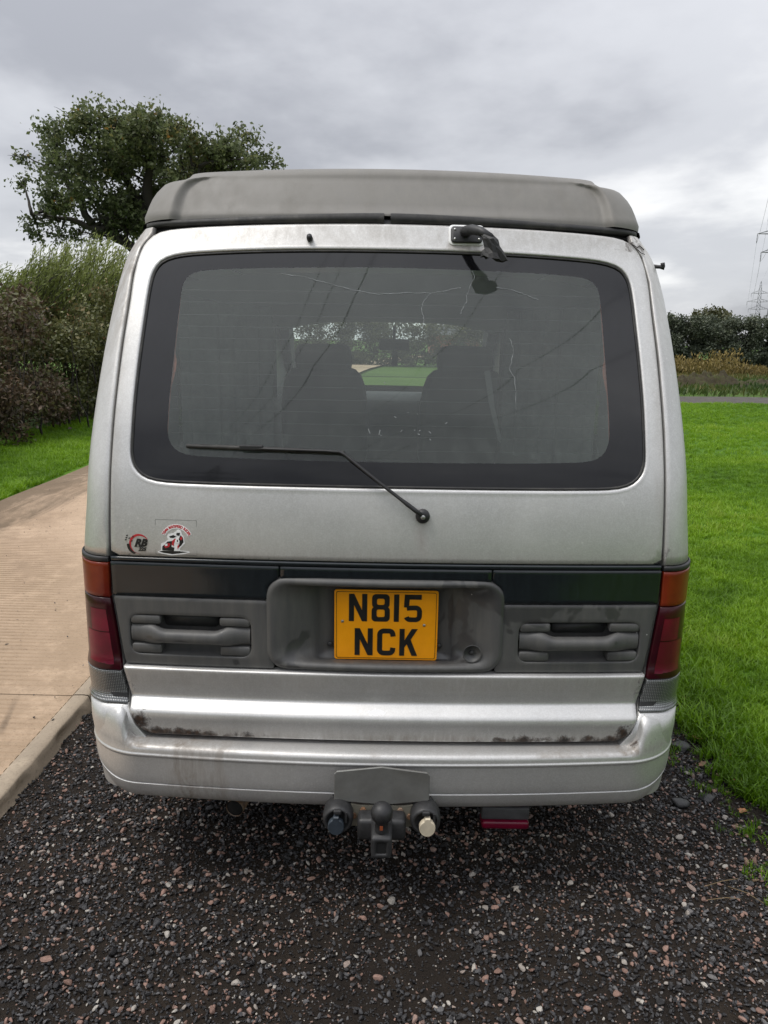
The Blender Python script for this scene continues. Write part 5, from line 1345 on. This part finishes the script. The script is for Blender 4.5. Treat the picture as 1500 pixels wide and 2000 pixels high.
# ------------------------------------------------ stickers
def stickers():
    a = empty('race_number_sticker'); a.parent = van; a['label'] = 'small RB 225 racing sticker with red swoosh'
    def pl(u, v, w): x, z = -.658+u, 1.010+v; return (x, S(x, z)-.0006-w, z)
    def lift(k): return lambda u, v, w: pl(u, v, w+k)
    def crescent(cx, cz, r0, r1, a0, a1, dx, dz):
        o = [(cx+r0*math.cos(math.radians(t)), cz+r0*math.sin(math.radians(t))) for t in np.linspace(a0, a1, 24)]; i = [(cx+dx+r1*math.cos(math.radians(t)), cz+dz+r1*math.sin(math.radians(t))) for t in np.linspace(a1, a0, 24)]
        return [o+i]
    flat('print', crescent(.002, .002, .0265, .0245, 30, 265, .003, -.003), lift(0), M['redprint'], a, .0002, .003)
    flat('print', crescent(-.003, .0, .0275, .0245, 178, 252, .0045, .001), lift(.0002), M['ink'], a, .0002, .003)
    text_mesh('print', 'RB', .027, lambda u, v, w: pl(u*1.0+.006, v-.004, w+.0006), M['ink'], a, .35, 0, .0002, 'CENTER', .0016)
    text_mesh('print', '225', .013, lambda u, v, w: pl(u+.010, v-.0165, w+.0006), M['ink'], a, .35, 0, .0002, 'CENTER', .0007)
    flat('print', [[(-.010, -.0055), (.012, -.0055), (.011, -.0066), (-.011, -.0066)]], lift(.0004), M['ink'], a, .0002, 0)
    for i in range(3):
        for j in range(3):
            if (i+j) % 2 == 0 or i == 0:
                u, v = -.036+i*.008+j*.002, .010+j*.0058-i*.0015; flat('print', [[(u, v), (u+.0045, v+.0008), (u+.0055, v+.0040), (u+.001, v+.0032)]], lift(.0002), M['ink'], a, .0002, 0)
    b = empty('rider_sticker'); b.parent = van; b['label'] = 'TEAM RAYSPEED RIDER sticker with red and black racing motorcyclist'
    def q(u, v, w): x, z = -.556+u, 1.027+v; return (x, S(x, z)-.0006-w, z)
    def up(k): return lambda u, v, w: q(u, v, w+k)
    flat('film_edge', [rrect(-.055, .056, -.042, .052, .002, 2), rrect(-.0543, .0553, -.0413, .0513, .002, 2)], up(-.0002), M['grey'], b, .0001, 0)
    band = [(.002+.0445*math.cos(math.radians(t))*1.0, -.004+.0445*math.sin(math.radians(t))) for t in np.linspace(156, 24, 30)]+[(.002+.0330*math.cos(math.radians(t)), -.004+.0330*math.sin(math.radians(t))) for t in np.linspace(24, 156, 30)]
    flat('print', [band], up(.0001), M['white'], b, .0002, 0)
    txt = 'TEAM RAYSPEED RIDER'
    for i, ch in enumerate(txt):
        if ch == ' ': continue
        ang = math.radians(lerp(151, 29, i/(len(txt)-1))); rr = .0358; cx, cz = .002+rr*math.cos(ang), -.004+rr*math.sin(ang); rot = ang-math.pi/2
        text_mesh('letter', ch, .0098, (lambda u, v, w, cx=cx, cz=cz, rot=rot: q(cx+u*math.cos(rot)-v*math.sin(rot), cz+u*math.sin(rot)+v*math.cos(rot), w+.0005)), M['redprint'], b, 0, 0, .0002, 'CENTER', .0004)
    sil = [(-.050, -.034), (-.040, -.030), (-.040, -.012), (-.030, -.008), (-.020, .000), (-.024, .006), (-.020, .014), (-.006, .017), (.000, .022), (.006, .027), (.014, .024), (.017, .014), (.022, .006), (.024, -.010), (.012, -.022), (.010, -.029), (.034, -.031), (.038, -.034), (.020, -.039), (-.012, -.043), (-.036, -.040), (-.048, -.037)]
    flat('print', [sil], up(.0002), M['white'], b, .0002, 0)
    blk = [[(-.046, -.034), (-.034, -.031), (.008, -.031), (.032, -.033), (.010, -.037), (-.010, -.040), (-.034, -.037)], [(-.037, -.030), (-.037, -.020), (-.030, -.014), (-.022, -.006), (-.010, -.004), (-.012, -.020), (-.004, -.022), (-.006, -.031)], [(.006, -.022), (.014, -.016), (.021, -.006), (.019, .006), (.013, .012), (.008, .002), (.010, -.010)], [(-.018, .008), (-.006, .012), (.002, .008), (-.006, .004), (-.014, .004)], [(.001, .012), (.010, .010), (.012, .018), (.003, .018)]]
    for k, L in enumerate(blk): flat('print', [L], up(.0004+.00008*k), M['ink'], b, .0002, 0)
    for k, L in enumerate([[(-.032, -.018), (-.020, -.010), (-.014, -.012), (-.018, -.020), (-.028, -.024)], [(-.010, -.004), (-.002, .003), (.001, .001), (-.005, -.010), (-.006, -.018), (-.011, -.014)], [(.011, .004), (.016, .010), (.018, .003), (.014, -.002)], [(.004, -.018), (.009, -.010), (.008, -.020), (.004, -.026)]]): flat('print', [L], up(.0009+.00008*k), M['redprint'], b, .0002, 0)
    flat('print', [[(.004+.0062*math.cos(t), -.004+.0058*math.sin(t)) for t in np.linspace(0, 6.28, 18, endpoint=False)]], up(.0014), M['white'], b, .0002, 0)
    flat('print', [[(.003, -.007), (.0065, -.005), (.006, .000), (.0035, -.001)]], up(.0016), M['ink'], b, .0002, 0)
    flat('print', [[(-.030, -.014), (-.023, -.011), (-.022, -.016), (-.027, -.019)]], up(.0014), M['white'], b, .0002, 0)
stickers()

# ------------------------------------------------ tow bar, fog lamp, exhaust
def towbar():
    t = empty('tow_bar'); t.parent = van
    L = [(-.129, .349), (-.126, .346), (-.030, .338), (.030, .338), (.121, .349), (.125, .353), (.125, .424), (.118, .432), (-.003, .447), (-.122, .432), (-.129, .424)]
    L = [(x+.001, z) for x, z in L]
    MB().rings([[(x, -.106, z) for x, z in L], [(x, -.1095, z) for x, z in L], [(x, -.111, z) for x, z in shrink(L, .0015)]], cap=True).build('cover_plate', M['towplate'], t, smooth=False)
    MB().box((0, .25, .33), (1.1, .06, .06)).box((0, .08, .325), (.07, .36, .05)).build('cross_beam', M['tow'], t, smooth=False, bevel=.004)
    br = [(-.115, .338), (-.06, .328), (.06, .328), (.115, .338), (.10, .268), (.06, .268), (-.06, .268), (-.10, .268)]
    MB().rings([[(x, -.100, z) for x, z in br], [(x, -.106, z) for x, z in br]], cap=True).build('bracket', M['bracket'], t, smooth=False)
    MB().box((0, -.135, .292), (.128, .055, .062)).build('coupling_block', M['tow'], t, bevel=.012, seg=3)
    MB().box((0, -.19, .300), (.054, .10, .06)).build('neck', M['tow'], t, bevel=.010, seg=3)
    # square opening at the end of the neck
    MB().rings([[(x, -.242, z) for x, z in rrect(-.0255, .0255, .272, .33, .006, 3)], [(x, -.246, z) for x, z in rrect(-.0235, .0235, .274, .328, .006, 3)], [(x, -.246, z) for x, z in rrect(-.0135, .0135, .284, .318, .004, 3)], [(x, -.243, z) for x, z in rrect(-.0125, .0125, .285, .317, .004, 3)]]).build('opening_rim', M['tow'], t)
    MB().rings([[(x, -.2435, z) for x, z in rrect(-.0125, .0125, .285, .317, .004, 3)], [(x, -.2435, z) for x, z in rrect(-.002, .002, .299, .303, .001, 3)]], cap=True).build('opening', plain('hollow_black', (.003, .003, .003), .9), t)  # flat black panel paints the dark inside of the opening
    prof = [(.017, .318), (.017, .345), (.016, .358)]+[(.0285*math.cos(a), .382+.0285*math.sin(a)) for a in np.linspace(-.95, 1.45, 12)]+[(.002, .4105)]
    MB().lathe(prof, (0, -.215, 0), 'z', 24).build('ball', M['black'], t)
    flat('mark', [rrect(-.004, .004, 0, .012, .001, 2)], lambda u, v, w: (u-.001, -.2445-w, .352+v), plain('worn_orange', (.25, .06, .02), .5), t, .0004, 0)
    for s, cap in ((-1, 'sockblue'), (1, 'cream')):
        cx, cz = s*.116, .311
        k = empty('socket'); k.parent = van
        MB().lathe([(.030, .03), (.039, .02), (.041, -.012), (.039, -.030), (.035, -.036), (.030, -.036), (.028, -.026)], (cx, -.115, cz), 'y', 28).build('shell', M['tow'], k)
        L = [(.0215*math.cos(a), .0235*math.sin(a)) for a in np.linspace(math.radians(115), math.radians(425), 24)]+[(.007, .030), (-.006, .030)]
        cxx, czz = cx+.004*s, cz-.010
        MB().rings([[(cxx+u, -.148, czz+v) for u, v in L], [(cxx+u, -.160, czz+v) for u, v in L], [(cxx+u*.92, -.164, czz+v*.92) for u, v in L]], cap=True).build('cap', M[cap], k, smooth=False)
        MB().box((cx, -.150, cz+.030), (.02, .02, .012)).build('hinge', M['tow'], k, smooth=False, bevel=.003)
        MB().box((cx+.022, -.150, cz+.012), (.006, .008, .03)).build('latch', M['tow'], k, smooth=False)
    for k, pts in enumerate(([(-.13, -.09, .345), (-.15, -.07, .30), (-.12, -.04, .262), (-.05, .02, .27), (-.03, .2, .31)], [(.13, -.09, .345), (.152, -.06, .29), (.11, -.02, .258), (.06, .05, .28), (.05, .2, .31)])):
        MB().tube([Vector(p) for p in pts], .006, 8).build('cable', M['rubber'], t)
    for x, z in ((-.075, .300), (.075, .300), (-.05, .318), (.05, .318)): MB().lathe([(.008, 0), (.008, -.006), (.001, -.006)], (x, -.106, z), 'y', 6).build('bolt', M['rustpipe'], t, smooth=False)
towbar()
def fog():
    t = empty('fog_lamp'); t.parent = van
    MB().box((.352, .02, .243), (.136, .05, .040)).build('casing', plain('grey_lamp_case', (.06, .06, .063), .5), t, bevel=.006)
    MB().box((.352, .014, .211), (.136, .056, .026)).build('lens', M['red2'], t, bevel=.009, seg=3)
    MB().box((.352, .03, .268), (.02, .02, .03)).build('hanger', M['tow'], t, smooth=False)
fog()
def exhaust():
    t = empty('exhaust'); t.parent = van
    pts = [(-.425, .03, .222), (-.405, .12, .225), (-.36, .24, .232), (-.32, .42, .25), (-.30, .9, .27)]
    MB().tube(pts, [.026, .026, .026, .026, .026], 18, False).build('pipe', M['rustpipe'], t)
    MB().tube([(p[0]+.0, p[1]+.002, p[2]) for p in pts], [.0235]*5, 18, True).build('bore', plain('bore_black', (.004, .004, .004), .9), t)  # black plug closes the pipe just inside its rim
    MB().lathe([(.026, 0), (.040, 0), (.040, .006), (.026, .006)], (-.345, .29, .236), 'y', 16).build('flange', M['rustpipe'], t)
exhaust()

# ------------------------------------------------ wheels
def wheels():
    proto = None
    for x, y in ((-.70, .86), (.70, .86), (-.70, 3.75), (.70, 3.75)):
        w = empty('wheel', (x, y, .325)); w.parent = van
        if proto is None:
            MB().lathe([(.19, -.09), (.30, -.10), (.322, -.085), (.327, 0), (.322, .085), (.30, .10), (.19, .09), (.19, -.09)], (0, 0, 0), 'x', 36).build('tyre', M['tyre'], w)
            MB().lathe([(.19, .085), (.17, .06), (.06, .05), (.05, .075), (.01, .078)], (0, 0, 0), 'x', 24).lathe([(.19, -.085), (.17, -.06), (.06, -.05), (.05, -.075), (.01, -.078)], (0, 0, 0), 'x', 24).build('rim', M['chrome'], w)
            proto = w
        else:
            for ch in list(proto.children): c = ch.copy(); COL.objects.link(c); c.parent = w
wheels()

# ------------------------------------------------ interior
def seat(x, lab):
    t = empty('front_seat'); t.parent = van
    def slab(zs, halfw, y0, lean, th):
        R = []
        for z, hw, d in zip(zs, halfw, th):
            y = y0+(z-zs[0])*lean; R.append([(x+u, y+v, z) for u, v in rrect(-hw, hw, -d, d, min(hw, d)*.7, 4)])
        return R
    MB().rings(slab([.70, .85, 1.0, 1.15, 1.27, 1.34, 1.375, 1.39], [.22, .265, .27, .265, .25, .225, .19, .14], 2.95, -.28, [.05, .065, .065, .06, .055, .05, .04, .02]), cap=True).build('backrest', M['cloth'], t)
    MB().rings(slab([1.36, 1.38, 1.42, 1.48, 1.510, 1.522], [.150, .165, .172, .166, .155, .12], 2.765, -.12, [.035, .05, .055, .052, .04, .02]), cap=True).build('headrest', M['cloth'], t)
    MB().box((x, 3.15, .80), (.50, .50, .16)).build('cushion', M['cloth'], t, bevel=.04, seg=3)
seat(-.385, ''); seat(.465, '')
G = []
for x in np.linspace(-.70, .70, 21): G.append([(x, 3.60, .70), (x, 3.58, 1.02), (x, 3.62, 1.12), (x, 3.72, 1.16+.03*math.exp(-((x-.42)/.2)**2)), (x, 3.95, 1.17), (x, 4.15, 1.15)])
MB().grid(G).build('dashboard', M['dash'], van)
sw = MB(); sw.tube([(.42+.19*math.cos(a), 3.42-.06*math.sin(a), 1.10+.17*math.sin(a)) for a in np.linspace(0, 2*math.pi, 33)], .014, 8, False); sw.tube([(.42, 3.62, 1.02), (.42, 3.44, 1.10)], .03, 8); sw.tube([(.24, 3.42, 1.10), (.60, 3.42, 1.10)], .014, 6)
sw.build('steering_wheel', M['dash'], van)
MB().box((.04, 3.30, 1.52), (.20, .03, .075)).box((.04, 3.32, 1.58), (.02, .02, .12)).build('interior_mirror', M['dash'], van, bevel=.008)
MB().box((.045, 3.29, 1.43), (.04, .012, .10)).build('air_freshener', M['dash'], van, bevel=.008)
for s in (-1, 1): MB().tube([(s*.70, 3.28, 1.66), (s*.715, 3.62, 1.40), (s*.73, 3.95, 1.19)], .035, 8).build('screen_pillar', M['interior'], van)

# ------------------------------------------------ small things on the ground
def leaf_thing(x, y, z, s, rot, col):
    L = [(0, -.5), (.16, -.3), (.34, -.22), (.26, -.02), (.40, .14), (.20, .24), (.14, .46), (0, .55), (-.14, .46), (-.20, .24), (-.40, .14), (-.26, -.02), (-.34, -.22), (-.16, -.3)]
    V = [(u*s, v*s, .10*s*(abs(u)*1.6)**1.3+.04*s*math.sin(v*5)) for u, v in L]+[(0, 0, .0)]; n = len(L)
    V += [(a, b, c-.0012) for a, b, c in V]; F = [(i, (i+1) % n, n) for i in range(n)]+[((i+1) % n+n+1, i+n+1, 2*n+1) for i in range(n)]+[(i, i+n+1, (i+1) % n+n+1, (i+1) % n) for i in range(n)]
    o = mesh_obj('fallen_leaf', V, F, LEAFM[col], None, False); o.location = (x, y, z); o.rotation_euler = (random.uniform(-.3, .3), random.uniform(-.3, .3), rot)
    tag(o, 'brown fallen oak leaf lying at the edge of the grass', 'leaf', 'fallen leaves by the lawn edge'); return o
LEAFM = [plain('dead_leaf_orange', (0.26, 0.11, 0.04), 0.6, 0, 0.3, 40), plain('dead_leaf_brown', (0.16, 0.085, 0.045), 0.65, 0, 0.3, 40)]
for x, y, s, r, c in ((1.26, .86, .045, .6, 0), (1.32, .73, .05, 2.0, 0), (1.285, .55, .05, 1.2, 0), (1.33, 1.20, .05, .3, 1), (1.22, .37, .04, 2.4, 0), (1.24, .16, .05, .9, 1), (1.36, .35, .045, 4.0, 1), (1.30, 1.55, .05, 3.0, 0), (1.20, .66, .035, 5.0, 1)):
    leaf_thing(x, y, .022, s, r, c)
def twig(pts, label):
    o = MB().tube(pts, .0009, 5).build('dry_straw', plain('straw', (.20, .14, .07), .8), recalc=False); tag(o, label, 'straw', 'dry straws on the gravel')
for x, y, a, l in ((1.0, .02, .3, .12), (1.05, -.03, 2.4, .10), (.98, -.05, .05, .10)):
    twig([(x-math.cos(a)*l/2, y-math.sin(a)*l/2, .013), (x+.004, y, .019), (x+math.cos(a)*l/2, y+math.sin(a)*l/2, .014)], 'thin dry straw lying on the dark gravel')
def lump(x, y, s, seed, label):
    bm = bmesh.new(); bmesh.ops.create_icosphere(bm, subdivisions=3, radius=.5); r = np.random.default_rng(seed); pl = [(Vector(r.normal(size=3)).normalized(), r.uniform(.25, .4)) for _ in range(10)]
    for v in bm.verts:
        for nrm, d in pl:
            e = v.co.dot(nrm)
            if e > d: v.co -= nrm*(e-d)*.9
        v.co += v.normal*.03*math.sin(v.co.x*23+seed)*math.sin(v.co.y*19); v.co.z *= .45; v.co *= s
    me = bpy.data.meshes.new('tarmac_lump'); bm.to_mesh(me); bm.free(); me.materials.append(M['lump']); me.polygons.foreach_set('use_smooth', [True]*len(me.polygons))
    o = bpy.data.objects.new('tarmac_lump', me); COL.objects.link(o); o.location = (x, y, s*.14); o.rotation_euler = (0, 0, seed); tag(o, label, 'lump', 'tarmac lumps on the gravel')
M['lump'] = plain('tarmac', (.010, .010, .010), .5, 0, .4, 60, .6)
lump(1.17, .80, .085, 3, 'black lump of tarmac on the gravel beside the orange leaves'); lump(1.03, .43, .07, 4, 'low black lump of tarmac, second in from the lawn edge'); lump(1.14, .46, .06, 6, 'small black lump of tarmac close to the lawn edge')
